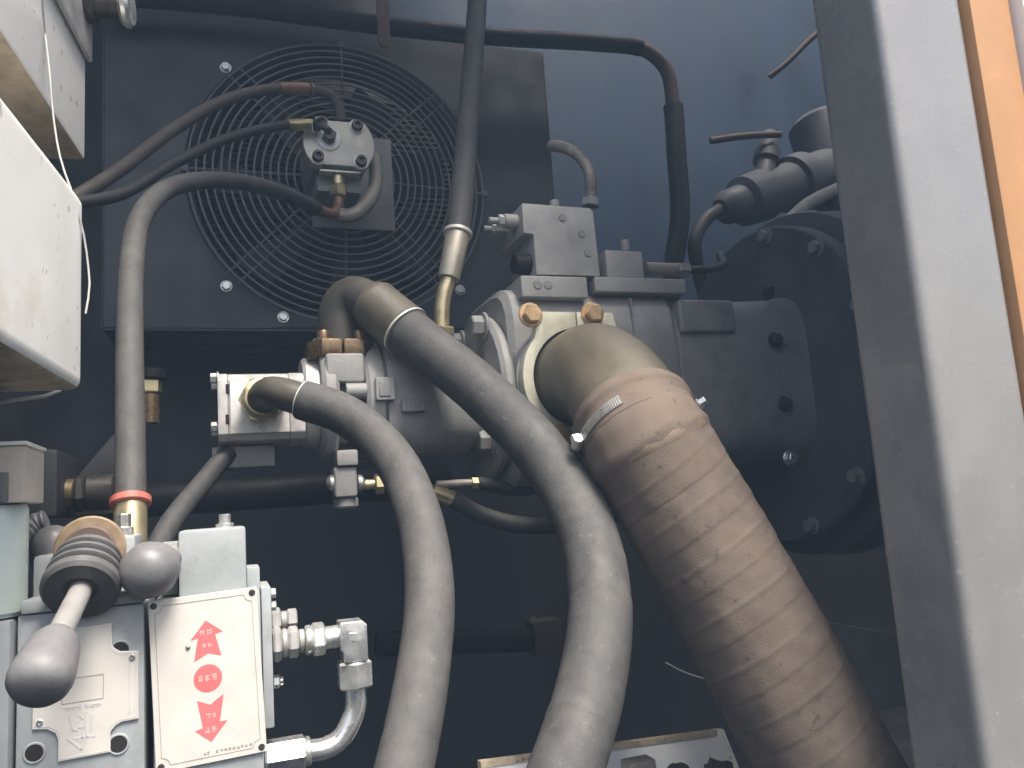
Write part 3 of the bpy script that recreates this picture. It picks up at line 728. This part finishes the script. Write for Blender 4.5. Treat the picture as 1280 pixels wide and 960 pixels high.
t, pa = hose('hydraulic_hose', 'black hose dropping diagonally from under the gear pump behind the valves', [P(296,556,.83), P(280,572,.82), P(250,608,.78), P(215,652,.72), P(190,700,.68), P(170,760,.65)], .009)
finish(tube(pa, .0092, .012, None, 20), 'hose_body', 'black_rubber', t); finish(tube(pa, .0075, 0, .012, 14), 'fitting', 'copper_ferrule', t)
pz = P(300, 617, 1.05).z; pxa, pxb = P(95, 617, 1.05).x, P(560, 600, 1.05).x
tag(finish(cyl((pxa, 1.05, pz), (pxb, 1.05, pz), .021, 28), 'cross_pipe', 'black_pipe'), 'thick black pipe running level behind the hoses below the gear pump', 'pipe')
# black junction box, brass adapter and gusset at the far left
tag(finish(pbox(14, 562, 72, 648, .72, .12, .004), 'junction_box', 'fan_plastic'), 'black box behind the green solenoid at the left', 'box')
t = thing('pipe_adapter', 'dull brass pipe adapter beside the black box', 'pipe fitting', P(75, 618, .76))
q = P(74, 618, .76); a = mpp(100, 618, .76)
finish(cyl(q, q+X_*18*a, .0125, 22, .1), 'collar', 'dull_brass', t); finish(hexnut(q+X_*18.5*a, q+X_*30*a, .0165), 'nut', 'dark_bolt', t); finish(cyl(q+X_*30.5*a, q+X_*62*a, .0155, 24), 'sleeve', 'dark_bolt', t)
O = P(92, 600, .80); a = mpp(120, 580, .80)
tag(finish(prism([(0,-45*a), (75*a,-45*a), (75*a,54*a), (44*a,56*a), (0,0)], O, X_, Z_, Y_, .012, .003), 'gusset_plate', 'fan_plastic'), 'dark slanted steel gusset behind the grey hose', 'gusset')
t = thing('brass_fitting', 'yellow brass fitting half hidden behind the grey hose', 'pipe fitting', P(186, 515, .86))
q = P(186, 492, .86); a = mpp(186, 480, .86)
finish(hexnut(q, q+Z_*17*a, .0125), 'nut', 'yellow_zinc', t); finish(cyl(q+Z_*17.2*a, q+Z_*30*a, .0155, 20), 'cap', 'black_pipe', t); finish(cyl(q-Z_*38*a, q-Z_*.0005, .0098, 18), 'stem', 'oily_brass', t)

# ------------------------------------------------------------------ upper background
t, pa = hose('overhead_pipe', 'black pipe crossing the top, ending in rusty bend and black hose', [P(120,-8,1.22), P(300,8,1.22), P(480,32,1.22), P(620,46,1.22), P(750,54,1.22), P(805,62,1.22), P(832,86,1.22), P(841,130,1.22), P(846,200,1.22), P(850,270,1.23), P(842,330,1.25), P(836,380,1.27)], .015, cat='pipe', step=.006)
sA, sB = pa.near(P(800,60,1.22)), pa.near(P(841,132,1.22))
finish(tube(pa, .0155, 0, sA, 22), 'pipe', 'black_pipe', t); finish(tube(pa, .0130, sA-.01, sB+.004, 20), 'bend', 'rust', t); finish(tube(pa, .0185, sB, None, 22), 'hose_body', 'black_rubber', t)
q0 = P(484, -25, 1.195); q1 = P(480, 56, 1.195)
b_ = new(); prism([(-.010,0), (.010,0), (.010,-.1), (.006,-.11), (-.006,-.11), (-.010,-.1)], Vector((q1.x, 1.19, q1.z+.103)), X_, Z_, Y_, .004, .001, bm=b_)
tag(finish(b_, 'hanging_strap', 'rust'), 'rusty brown strap hanging over the black pipe above the fan', 'strap')
t, pa = hose('braided_hose', 'short tan braided pipe bending up from the regulator block', [P(738,258,.87), P(739,240,.87), P(736,214,.875), P(722,193,.89), P(703,184,.91), P(690,182,.94)], .007, cat='pipe')
finish(tube(pa, .0075, 0, None, 18, step=.002, rfun=lambda s, a: .0072+.0006*math.sin(s*1500)), 'braid', 'tan_pipe', t)
finish(tube(pa, 0, 0, n=6, prof=[(0,.005), (0,.0115), (.01,.0115), (.01,.005)]), 'nut', 'cast_grey', t)
tag(finish(tube(Path([P(888,176,1.30), P(930,170,1.28), P(976,168,1.26)]), .007, n=16), 'rusty_rod', 'rust'), 'short rusty rod above the engine casting', 'rod')
tag(finish(tube(Path([P(962,96,1.3), P(982,80,1.28), P(1012,50,1.26), P(1055,15,1.24)]), .006, n=16), 'rusty_rod', 'rust'), 'slanted rusty rod running up behind the corner post', 'rod')
# engine casting
t = thing('engine', 'dim grey engine castings behind the bell housing', 'engine', P(1000, 400, 1.2))
bm = new(); bmesh.ops.create_icosphere(bm, subdivisions=4, radius=1)
q = P(1010, 345, 1.15)
for v in bm.verts:
    c = v.co; k = 1+.12*noise.noise(c*2.2); v.co = q+Vector((c.x*.16*k, c.y*.13*k, c.z*.11*k))
finish(bm, 'flywheel_cover', 'engine_grey', t)
def casting(p0, p1, prof, n=40): finish(lathe(p0, p1, prof, n), 'casting', 'engine_grey', t, 40)
casting(P(900,262,1.27), P(1062,206,1.33), [(0,.020), (.04,.034), (.14,.036), (.16,.050), (.30,.053), (.31,.047), (.50,.049), (.51,.060), (.60,.062), (.62,.052), (.9,.052), (1,.03)])
casting(P(962,168,1.30), P(952,246,1.27), [(0,.016), (.08,.020), (.3,.020), (.31,.027), (.45,.027), (.46,.020), (1,.024)])
casting(P(1020,150,1.36), P(1075,300,1.30), [(0,.05), (.05,.066), (.5,.07), (.52,.078), (.6,.078), (.62,.066), (1,.06)])
finish(tube(Path([P(900,262,1.27), P(882,275,1.26), P(868,305,1.25), P(876,350,1.26), P(890,400,1.26)]), .013, n=18), 'coolant_hose', 'black_rubber', t)
finish(tube(Path([P(905,330,1.12), P(960,300,1.12), P(1010,255,1.12), P(1050,235,1.12)]), .012, n=16), 'oil_pipe', 'cast_grey', t)
# ================================================================== white boxes at upper left
dl = P(0, 118, .385)-P(100, 255, .50)
def wbox(far_b, far_t, near_b, near_t, back=.26, ch=.0):
    d = near_b-far_b; hz = Vector((d.x, d.y, 0)).normalized(); lf = Vector((hz.y, -hz.x, 0))
    if lf.x > 0: lf = -lf
    nb, nt_ = far_b+d*1.9, far_t+(near_t-far_t)*1.9
    return [nb, far_b, far_b+lf*back, nb+lf*back, nt_, far_t, far_t+lf*back, nt_+lf*back]
def whitebox(c, name, label, bv):
    bm = new(); hexa(bm, c); bmesh.ops.recalc_face_normals(bm, faces=bm.faces)
    bevel(bm, bv, 4); bmesh.ops.recalc_face_normals(bm, faces=bm.faces)
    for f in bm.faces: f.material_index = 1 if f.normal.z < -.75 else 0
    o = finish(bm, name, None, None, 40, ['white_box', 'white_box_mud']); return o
lo = wbox(P(103.5,489,.50), P(106,250,.50), P(0,428,.385), P(0,112,.385))
o = whitebox(lo, 'white_tank', '', .007)
tag(o, 'white plastic box with rounded edges, lower one of two at the left', 'box')
fb = P(107,201,.58); ft_ = P(110,-120,.58); dd = (P(0,37,.44)-fb)
up_ = wbox(fb, ft_, fb+dd, ft_+dd*1.0+Z_*.01, .26)
t = thing('white_cabinet', 'white painted box with muddy underside and bolted bracket, upper one of two', 'box', fb)
bm = new(); hexa(bm, up_); bmesh.ops.recalc_face_normals(bm, faces=bm.faces); bevel(bm, .003, 2); bmesh.ops.recalc_face_normals(bm, faces=bm.faces)
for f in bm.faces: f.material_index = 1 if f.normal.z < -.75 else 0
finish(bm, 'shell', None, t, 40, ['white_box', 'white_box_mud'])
# raised bracket plate on its side, bolt poking out
d = dd.normalized(); nrm = Vector((-d.y, d.x, 0)).normalized()
if nrm.x < 0: nrm = -nrm
O = P(109.5, 80, .58)+nrm*.0008
hgt = Vector(ft_-fb).normalized()
finish(prism([(.002,0), (.20,0.0), (.20,.16), (.002,.16)], O, d, hgt, nrm, .003, .0008), 'bracket_plate', 'aluminium', t)
q = P(100, 4, .565)+nrm*.002
finish(lathe(q-nrm*.002, q+nrm*.03, [(0,.010), (.12,.013), (.3,.013), (.32,.009), (.6,.009), (.62,.0095), (1,.0095)], 24), 'latch_pin', 'dark_bolt', t)
finish(cyl(q+nrm*.024, q+nrm*.031, .0145, 24, .2), 'latch_disc', 'zinc', t)
# thread hanging over the boxes
lp = [PX(52,-20,-.081), P(55,30,.497), P(62,90,.492), P(66,140,.49), P(76,200,.485), P(92,246,.486), P(104,290,.492), P(110,330,.493), P(112,360,.492), P(107,392,.49)]
pa = Path(lp, .006)
tag(finish(tube(pa, .00055, n=8), 'thread', 'thread_white'), 'thin pale thread hanging over the white boxes', 'thread')
pa = Path([P(-20,508,.50), P(20,499,.51), P(50,497,.52), P(75,488,.53)], .006)
tag(finish(tube(pa, .0012, n=8), 'wire', 'rod_grey'), 'thin grey wire hanging under the lower white box', 'wire')

# ================================================================== valves at lower left
YV = .50
# ---- lever valve
t = thing('lever_valve', 'pale grey hydraulic valve with lever, rubber boot and cross shaped plate', 'valve', P(100, 990, YV+.03))
v0, v1 = P(20, 850, YV).x, P(181, 850, YV).x; vz0, vz1 = P(100, 1030, YV).z, P(100, 762, YV).z
finish(box(v0, v1, YV, YV+.07, vz0, vz1, .002), 'body', 'valve_grey', t)
finish(box(v0+.002, v1-.001, YV-.003, YV+.06, vz1+.0006, P(100,744,YV).z, .0015), 'top_plate', 'valve_grey', t)
finish(pbox(74, 672, 170, 746, YV+.012, .045, .003), 'head', 'valve_grey', t)
finish(pbox(40, 694, 74, 752, YV+.02, .04, .003), 'side_cover', 'valve_grey', t)
q = P(155, 672, YV+.03); finish(cyl(q-Z_*.001, q+Z_*.006, .0052, 16), 'bleed_collar', 'bright_zinc', t); finish(boltbm(q+Z_*.006, (0,0,1), .004, .008, False), 'bleed_screw', 'bright_zinc', t)
for q in ((150,813), (148,930), (43,941)):
    p = P(q[0], q[1], YV); r_ = 10.5*mpp(*q, YV)
    finish(lathe(p-Y_*.0006, p+Y_*.004, [(0, r_*.99), (0, r_), (1, r_)], 26), 'bolt_hole', 'hole_black', t)
    finish(torus(p-Y_*.0002, (0,1,0), r_*1.08, .0007, 30, 6), 'hole_rim', 'valve_grey', t)
# cross shaped plate
a = mpp(100, 870, YV); O = P(40, 957, YV-.0004)
ol = [(28,0), (86,2), (86,26), (92,33), (99,36), (118,37), (118,120), (97,122), (90,127), (87,133), (87,158), (22,156), (22,133), (18,126), (10,122), (0,122), (0,42), (16,40), (25,34), (28,26)]
pl = finish(prism([(x*a, z*a) for x, z in ol], O, X_, Z_, -Y_, .0010, .0002, 1), 'name_plate', 'plate_cream', t)
O2 = O-Y_*.00105; bm = new()
def line(bm, x0, z0, x1, z1, wd=1.0, th=.00012):
    d = Vector((x1-x0, z1-z0)); n_ = Vector((-d.y, d.x)).normalized()*wd/2
    prism([((x0+n_.x)*a, (z0+n_.y)*a), ((x0-n_.x)*a, (z0-n_.y)*a), ((x1-n_.x)*a, (z1-n_.y)*a), ((x1+n_.x)*a, (z1+n_.y)*a)], O2, X_, Z_, -Y_, th, bm=bm)
k = [(s[0]+(2.5 if s[0] < 40 else -2.5), s[1]+(2.5 if s[1] < 80 else -2.5)) for s in ol]
for i in range(len(k)): line(bm, *k[i], *k[(i+1) % len(k)], .8)
finish(bm, 'plate_border', 'print_violet', pl)
bm = new()
for q in ((32,96,78,97), (78,97,78,68), (78,68,32,67), (32,67,32,96)): line(bm, *q, 1)
finish(bm, 'plate_window', 'print_line', pl)
bm = new()
for q in ((34,62,52,62), (58,62,76,62), (40,52,44,34), (44,34,50,34), (60,55,56,34), (50,52,56,46), (38,26,54,10), (54,10,60,26), (66,52,64,30), (46,24,70,24), (108,44,108,112)): line(bm, *q, 2.2)
strokes(36*a, 58*a, 40*a, 7*a, 6, O2, X_, Z_, -Y_, .8*a, .0001, 9, bm)
strokes(48*a, 16*a, 16*a, 30*a, 1, O2, X_, Z_, -Y_, 1.2*a, .0001, 4, bm)
finish(bm, 'plate_print', 'print_violet', pl)
for q in ((111,113), (8,49)):
    p = O2+X_*q[0]*a+Z_*q[1]*a; finish(boltbm(p+Y_*.0002, (0,-1,0), .0016, .0009, False, 20), 'rivet', 'zinc', pl)
# gasket, boot, lever
bc = P(113, 694, YV+.012)
finish(cyl(bc+Y_*.001+Z_*.0035, bc-Y_*.0025+Z_*.0035, .0185, 30, .1), 'gasket', 'tan_gasket', t)
finish(cyl(bc-Y_*.0026+Z_*.003, bc-Y_*.006+Z_*.003, .0135, 26, .1), 'pivot_ring', 'rust', t)
tip = P(100, 740, YV-.016); kn0 = P(72, 798, YV-.070); kn1 = P(42, 868, YV-.098)
dl_ = (tip-bc)
bprof = [(0,.0135), (.04,.0155)]
for kx, kr in ((.08,.0170), (.30,.0180), (.54,.0190)): bprof += [(kx,kr-.0012), (kx+.04,kr), (kx+.10,kr), (kx+.14,kr-.0015), (kx+.17,kr-.0052), (kx+.21,kr-.0052)]
bprof += [(.76,.0185), (.80,.0196), (.93,.0194), (1,.0175), (1,.0095), (.93,.0080), (.93,.005)]
finish(lathe(bc-Y_*.003, tip, bprof, 40), 'boot', 'boot_rubber', t)
rp = Path([tip-dl_*.15, tip, tip.lerp(kn0, .5), kn0, kn0.lerp(kn1, .2)])
finish(tube(rp, .0056, n=20), 'lever_rod', 'rod_grey', t)
finish(lathe(kn0+(kn0-kn1)*.05, kn1, [(0,.0066), (.02,.0080), (.10,.0096), (.22,.0112), (.45,.0124), (.60,.0132), (.74,.0134), (.84,.0127), (.92,.0108), (.965,.0082), (.99,.0048), (1,.001)], 36), 'knob', 'knob_grey', t, 75)

# ---- second lever knob between the valves
t = thing('lever', 'grey ball ended lever poking out between the two valves', 'lever', P(212, 690, YV+.03))
k0 = P(214, 697, YV+.012); k1 = P(170, 722, YV-.024)
finish(lathe(k0, k1, [(0,.0062), (.3,.0085), (.42,.0135), (.6,.0155), (.8,.0142), (.90,.0112), (.96,.0076), (.99,.004), (1,.001)], 32), 'knob', 'knob_grey', t, 75)
finish(cyl(k0+(k0-k1)*.9, k0+(k1-k0)*.05, .0058, 18), 'rod', 'rod_grey', t)

# ---- arrow valve: turned a little, plate rising to the right like the photo
t = thing('arrow_valve', 'pale grey valve block carrying cream plate with red up and down arrows', 'valve', P(262, 990, YV+.03))
TL, TR, BL, BR = P(194,752,YV), P(322,738,YV), P(200,957,YV), P(325,935,YV)
w0, w1 = P(191, 850, YV).x, P(328, 850, YV).x; wz0, wz1 = P(262, 1030, YV).z, P(262, 746, YV).z
finish(box(w0, w1, YV, YV+.065, wz0, wz1, .002), 'body', 'valve_grey', t)
finish(box(w1+.0008, w1+.0065, YV+.010, YV+.060, P(338,905,YV+.02).z, P(338,732,YV+.02).z, .001), 'side_flange', 'valve_grey', t)
for py in (742, 758): q = P(339, py, YV+.02); finish(boltbm(Vector((w1+.0062, YV+.022, q.z)), (1,0,0), .003, .003), 'side_bolt', 'valve_grey', t)
finish(pbox(223, 661, 308, 745, YV+.010, .045, .002), 'cap_block', 'valve_grey', t)
finish(pbox(308.5, 709, 325, 745, YV+.022, .03, .001), 'cap_step', 'valve_grey', t)
finish(pbox(200, 678, 222.5, 744, YV+.026, .025, .001), 'cap_step', 'valve_grey', t)
q = P(281, 660, YV+.03); finish(cyl(q-Z_*.001, q+Z_*.003, .0055, 18), 'bleed_collar', 'bright_zinc', t); finish(cyl(q+Z_*.003, q+Z_*.0085, .0035, 16), 'bleed_screw', 'bright_zinc', t)
# the plate is tilted in its own plane by a few degrees
a = mpp(262, 850, YV); ce = P(260, 846, YV-.0006)
tl = R(2.2); U = Vector((math.cos(tl), 0, math.sin(tl))); V = Vector((-math.sin(tl), 0, math.cos(tl)))
hw_, hh = 64*a*1.0, 101.5*a
pl = finish(prism([(-hw_,-hh), (hw_,-hh), (hw_,hh), (-hw_,hh)], ce, U, V, -Y_, .0012, .0003, 1), 'arrow_plate', 'plate_cream', t)
O2 = ce-Y_*.00125
def poly(name, pts, m_, th=.00012): return finish(prism([(x*a, z*a) for x, z in pts], O2, U, V, -Y_, th), name, m_, pl)
poly('up_arrow', [(1,69), (20,53), (11,51), (17,24), (2,29), (-15,21), (-9,49), (-18,47)], 'print_red')
poly('round_dot', [(0+16.5*math.cos(i*PI/20), -1+16.5*math.sin(i*PI/20)) for i in range(40)], 'print_red')
poly('down_arrow', [(0,-77), (-18,-61), (-9,-59), (-14,-26), (1,-33), (17,-23), (11,-55), (20,-55)], 'print_red')
bm = new(); O3 = O2-Y_*.00013
strokes(-8*a, 51*a, 17*a, 8*a, 2, O3, U, V, -Y_, 1.0*a, .00008, 11, bm); strokes(-5*a, 36*a, 13*a, 6*a, 2, O3, U, V, -Y_, .8*a, .00008, 12, bm)
strokes(-12*a, -5*a, 24*a, 9*a, 3, O3, U, V, -Y_, 1.1*a, .00008, 13, bm)
strokes(-8*a, -67*a, 17*a, 8*a, 2, O3, U, V, -Y_, 1.0*a, .00008, 14, bm); strokes(-5*a, -49*a, 13*a, 6*a, 2, O3, U, V, -Y_, .8*a, .00008, 15, bm)
finish(bm, 'arrow_lettering', 'print_pale', pl)
bm = new(); bx, bz, cr = 57, 94, 9; k = []
for sx_, sz_, a0 in ((1,1,0), (-1,1,1), (-1,-1,2), (1,-1,3)):
    for i in range(7):
        an = PI/2*i/6
        p = (bx-cr*math.sin(an+0) if True else 0, bz-cr*math.cos(an))
        k.append((sx_*(bx-cr*math.cos(an)) if False else sx_*p[0], sz_*p[1]))
# border with concave corners, drawn corner by corner
k = []
for sx_, sz_, rev in ((1,1,False), (-1,1,True), (-1,-1,False), (1,-1,True)):
    arc = [(sx_*(bx-cr*math.cos(PI/2*i/6)), sz_*(bz-cr*math.sin(PI/2*i/6))) for i in range(7)]
    arc = [(sx_*(bx-cr*math.cos(PI/2*(1-i/6))), sz_*(bz-cr*math.sin(PI/2*(1-i/6)))) for i in range(7)]
    arc = [(sx_*(bx - cr*math.sin(PI/2*i/6)), sz_*(bz - cr*math.cos(PI/2*i/6))) for i in range(7)]
    k += arc if not rev else arc[::-1]
def line2(bm, p0, p1, wd=.8, th=.00012):
    d = Vector((p1[0]-p0[0], p1[1]-p0[1])); n_ = Vector((-d.y, d.x)).normalized()*wd/2
    prism([((p0[0]+n_.x)*a, (p0[1]+n_.y)*a), ((p0[0]-n_.x)*a, (p0[1]-n_.y)*a), ((p1[0]-n_.x)*a, (p1[1]-n_.y)*a), ((p1[0]+n_.x)*a, (p1[1]+n_.y)*a)], O2, U, V, -Y_, th, bm=bm)
for i in range(len(k)): line2(bm, k[i], k[(i+1) % len(k)])
finish(bm, 'plate_border', 'print_line', pl)
bm = strokes(-10*a, -91.5*a, 8*a, 4*a, 2, O2, U, V, -Y_, .7*a, .0001, 21); strokes(4*a, -91.5*a, 44*a, 4*a, 9, O2, U, V, -Y_, .7*a, .0001, 22, bm)
finish(bm, 'footer_print', 'print_line', pl)
for sx_ in (-1, 1):
    for sz_ in (-1, 1):
        p = O2+U*sx_*58*a+V*sz_*95*a; finish(lathe(p-Y_*.0002, p+Y_*.0006, [(0,.001), (0,.0018), (1,.0018)], 16), 'screw_hole', 'dark_bolt', pl)
p = O2+U*(-21*a)+V*40*a; finish(lathe(p-Y_*.0012, p+Y_*.0004, [(0,.0004), (.4,.0012), (1,.0016)], 12), 'rivet', 'rod_grey', pl)
# ports on the right side
xs = w1+.0072
def prt(py, Y, segs, m_, t=t, name='port'):
    q = P(345, py, Y); x = xs
    for L_, r_, kd in segs:
        p0 = Vector((x, Y, q.z)); p1 = Vector((x+L_*.985, Y, q.z))
        finish(hexnut(p0, p1, r_) if kd == 'h' else cyl(p0, p1, r_, 22, .12), name if kd != 'h' else 'port_nut', m_, t); x += L_
    return Vector((x, Y, q.z))
prt(776, YV+.040, ((.006,.0082,'h'), (.004,.0055,'c'), (.006,.0065,'h')), 'rod_grey')
prt(852, YV+.030, ((.004,.004,'h'), (.002,.0028,'c')), 'zinc')
e = prt(805, YV+.022, ((.005,.0105,'h'), (.004,.0085,'c'), (.006,.0095,'h'), (.004,.007,'c')), 'rod_grey')
ft2 = thing('elbow_fitting', 'bright plated elbow fitting screwed into the side of the arrow valve', 'pipe fitting', e)
a = mpp(420, 806, YV+.022)
finish(cyl(e, e+X_*8*a, 18*a, 26, .1), 'lock_ring', 'zinc', ft2)
finish(hexnut(e+X_*8.2*a, e+X_*24*a, 20*a), 'nut', 'zinc', ft2)
finish(cyl(e+X_*24.2*a, e+X_*41*a, 14*a, 24), 'neck', 'bright_zinc', ft2)
s2 = e+X_*56*a
ol = [(-15,-15), (-12,-17), (-12,-30), (18,-30), (18,13), (13,18), (-15,18)]
finish(prism([(x*a, z*a) for x, z in ol], s2-Y_*.0095, X_, Z_, Y_, .019, .0028, 3), 'elbow_block', 'bright_zinc', ft2)
finish(prism([(-5*a,-5*a), (5*a,-5*a), (5*a,5*a), (-5*a,5*a)], s2-Y_*.0094, X_, Z_, -Y_, .0005, .0002, 1), 'stamped_square', 'zinc', ft2)
n0 = s2+X_*3*a-Z_*31*a
finish(hexnut(n0, n0-Z_*33*a, 23*a, phase=.52), 'swivel_nut', 'zinc', ft2)
pt = n0-Z_*33.5*a
tt = thing('steel_tube', 'shiny bent steel tube below the elbow fitting, collar at the valve', 'pipe', pt)
zq = P(390, 938, YV+.022).z
xq = P(388, 938, YV+.022).x
pa = Path([pt+Z_*.001, pt-Z_*.010, Vector((pt.x-.002, pt.y, zq+.016)), Vector((pt.x-.010, pt.y, zq+.004)), Vector((pt.x-.020, pt.y, zq)), Vector((xq, pt.y, zq))], .0015)
finish(tube(pa, .0064, n=26), 'tube', 'bright_zinc', tt)
finish(hexnut(Vector((w1+.001, pt.y, zq)), Vector((xq-.003, pt.y, zq)), .0105, phase=.0), 'collar_nut', 'bright_zinc', tt); finish(cyl(Vector((xq-.0028, pt.y, zq)), Vector((xq, pt.y, zq)), .0085, 24), 'end_ring', 'zinc', tt)

# ---- solenoid at the left edge
YS2 = .49
t = thing('solenoid', 'pale green solenoid cylinder with beige terminal block at the left edge', 'solenoid', P(-6, 960, YS2+.03))
r_ = 52*mpp(-25, 700, YS2); q0 = P(-24, 773, YS2+r_); q1 = P(-24, 634, YS2+r_)
finish(lathe((q0.x,q0.y,q0.z), (q0.x,q0.y,q1.z), [(0,r_*.93), (.04,r_), (.96,r_), (1,r_*.95)], 48), 'coil', 'pale_green', t)
finish(box(P(-60,595,YS2).x, P(30,595,YS2).x, YS2+.002, YS2+.05, q1.z+.0008, P(15,557,YS2).z, .0012), 'terminal_block', 'beige', t)
finish(box(P(-60,595,YS2).x-.001, P(30,595,YS2).x+.001, YS2+.001, YS2+.052, P(15,556.5,YS2).z, P(15,551,YS2).z, .001), 'terminal_lid', 'white_box', t)
finish(pbox(-4, 590, 9, 628, YS2-.001, .004, .001), 'terminal_label', 'knob_grey', t)
finish(pbox(-70, 780, 11, 1030, YS2+.004, .06, .002), 'valve_body', 'valve_grey', t)
t = thing('cable_plug', 'dusty grey cable plug with ribbed conduit behind the lever valve', 'plug', P(66, 712, .56))
q = P(66, 704, .56); a = mpp(66, 690, .56)
finish(lathe(q-Z_*10*a, q+Z_*47*a, [(0,22*a), (.5,25*a), (.75,23*a), (.92,15*a), (.99,6*a), (1,1*a)], 28), 'plug_body', 'knob_grey', t)
pa = Path([P(58,650,.565), P(45,655,.565), P(25,672,.56), P(5,690,.55)], .001)
finish(tube(pa, .007, 0, None, 18, step=.001, rfun=lambda s, a_: .0064+.0004*math.sin(s*2*PI/.004)), 'conduit', 'knob_grey', t)

# ================================================================== bottom: white channel and debris
YB = .80
A0, A1 = P(600, 952, YB), P(908, 911, YB+.05)
dv = A1-A0; zt_ = A0.z
U = Vector((dv.x, dv.y, 0)).normalized(); L = Vector((dv.x, dv.y, 0)).length; W = Vector((-U.y, U.x, 0))
t = thing('white_channel', 'sunlit white steel channel with tan worn top edge, behind the hoses', 'channel', A0-Z_*.1)
rise = (A1.z-A0.z)/L; V2 = (U+Z_*rise).normalized()
def lean(c):
    return [p-W*.06 if i < 4 else p for i, p in enumerate(c)]
def slab(x0, x1, z0, z1, w0_, w1_): return [A0+V2*x0+W*w0_+Z_*z0, A0+V2*x1+W*w0_+Z_*z0, A0+V2*x1+W*w1_+Z_*z0, A0+V2*x0+W*w1_+Z_*z0, A0+V2*x0+W*w0_+Z_*z1, A0+V2*x1+W*w0_+Z_*z1, A0+V2*x1+W*w1_+Z_*z1, A0+V2*x0+W*w1_+Z_*z1]
bm = new(); hexa(bm, lean(slab(0, L*.955, -.12, -.0062, 0, .006))); bevel(bm, .001); finish(bm, 'web', 'white_sheet', t)
bm = new(); hexa(bm, slab(0, L*.955, -.0058, 0, -.0015, .0065)); bevel(bm, .001); finish(bm, 'top_edge', 'tan_edge', t)
bm = new(); hexa(bm, lean(slab(L*.956, L, -.12, -.001, .003, .01))); bevel(bm, .002); finish(bm, 'end_return', 'white_box', t)
bm = strokes(L*.12, -.0050, L*.14, .004, 7, A0-W*.00155, V2, Z_, -W, .0007, .0003, 31); finish(bm, 'edge_lettering', 'cast_dark', t)
tag(finish(pbox(788, 952, 822, 990, .72, .02, .002), 'stone_block', 'tan_pipe'), 'small grey block lying in front of the white channel', 'block')
for (px, py, rx, lab) in ((848, 972, 17, 'dark crumbly clod beside the small grey block'), (900, 976, 24, 'dark rounded clod beneath the suction hose')):
    bm = new(); bmesh.ops.create_icosphere(bm, subdivisions=3, radius=1); q = P(px, py, .72); a = mpp(px, py, .72)
    for v in bm.verts: v.co = q+v.co*(rx*a)*(1+.35*noise.noise(v.co*2.5+Vector((px,0,0))))
    tag(finish(bm, 'mud_clod', 'mud_clod'), lab, 'clod')
# stray wires
tag(finish(tube(Path([P(1030,777,.70), P(1070,784,.70), P(1118,792,.70)]), .0006, n=6), 'stray_wire', 'thread_white'), 'thin pale strand between suction hose and corner post', 'strand')
tag(finish(tube(Path([P(832,828,.78), P(855,840,.76), P(886,850,.74)]), .0007, n=6), 'stray_wire', 'thread_white'), 'thin pale strand left of the suction hose', 'strand')
t = thing('floor_clamp', 'dim reddish pipe clamp with small yellow tag in the dark below', 'clamp', P(690, 830, 1.2))
finish(pbox(668, 775, 705, 822, 1.2, .04, .006), 'clamp_body', 'rust', t); finish(pbox(664, 771, 671, 779, 1.195, .004, .0005), 'tag', 'yellow_zinc', t)
tag(finish(cyl(P(470, 805, 1.2), P(660, 800, 1.2), .018, 20), 'lower_pipe', 'black_pipe'), 'black pipe deep in the shadow under the pump', 'pipe')

HZ = .046  # density of the bluish air added to imitate lens glare
if HZ > 0:
    bm = box(-1.3, 2.3, -.6, 1.75, .8, 3.5)
    hm = bpy.data.materials.new('glare_air'); hm.use_nodes = True; n = hm.node_tree; n.nodes.clear()
    pv = n.nodes.new('ShaderNodeVolumePrincipled'); pv.inputs['Color'].default_value = (.48, .70, 1, 1); pv.inputs['Density'].default_value = HZ; pv.inputs['Anisotropy'].default_value = .1
    oo = n.nodes.new('ShaderNodeOutputMaterial'); n.links.new(pv.outputs[0], oo.inputs['Volume']); MATS['glare_air'] = hm
    h = finish(bm, 'glare', 'glare_air'); tag(h, 'thin bluish haze added as air in place of a lens veil', 'glare', kind='stuff')
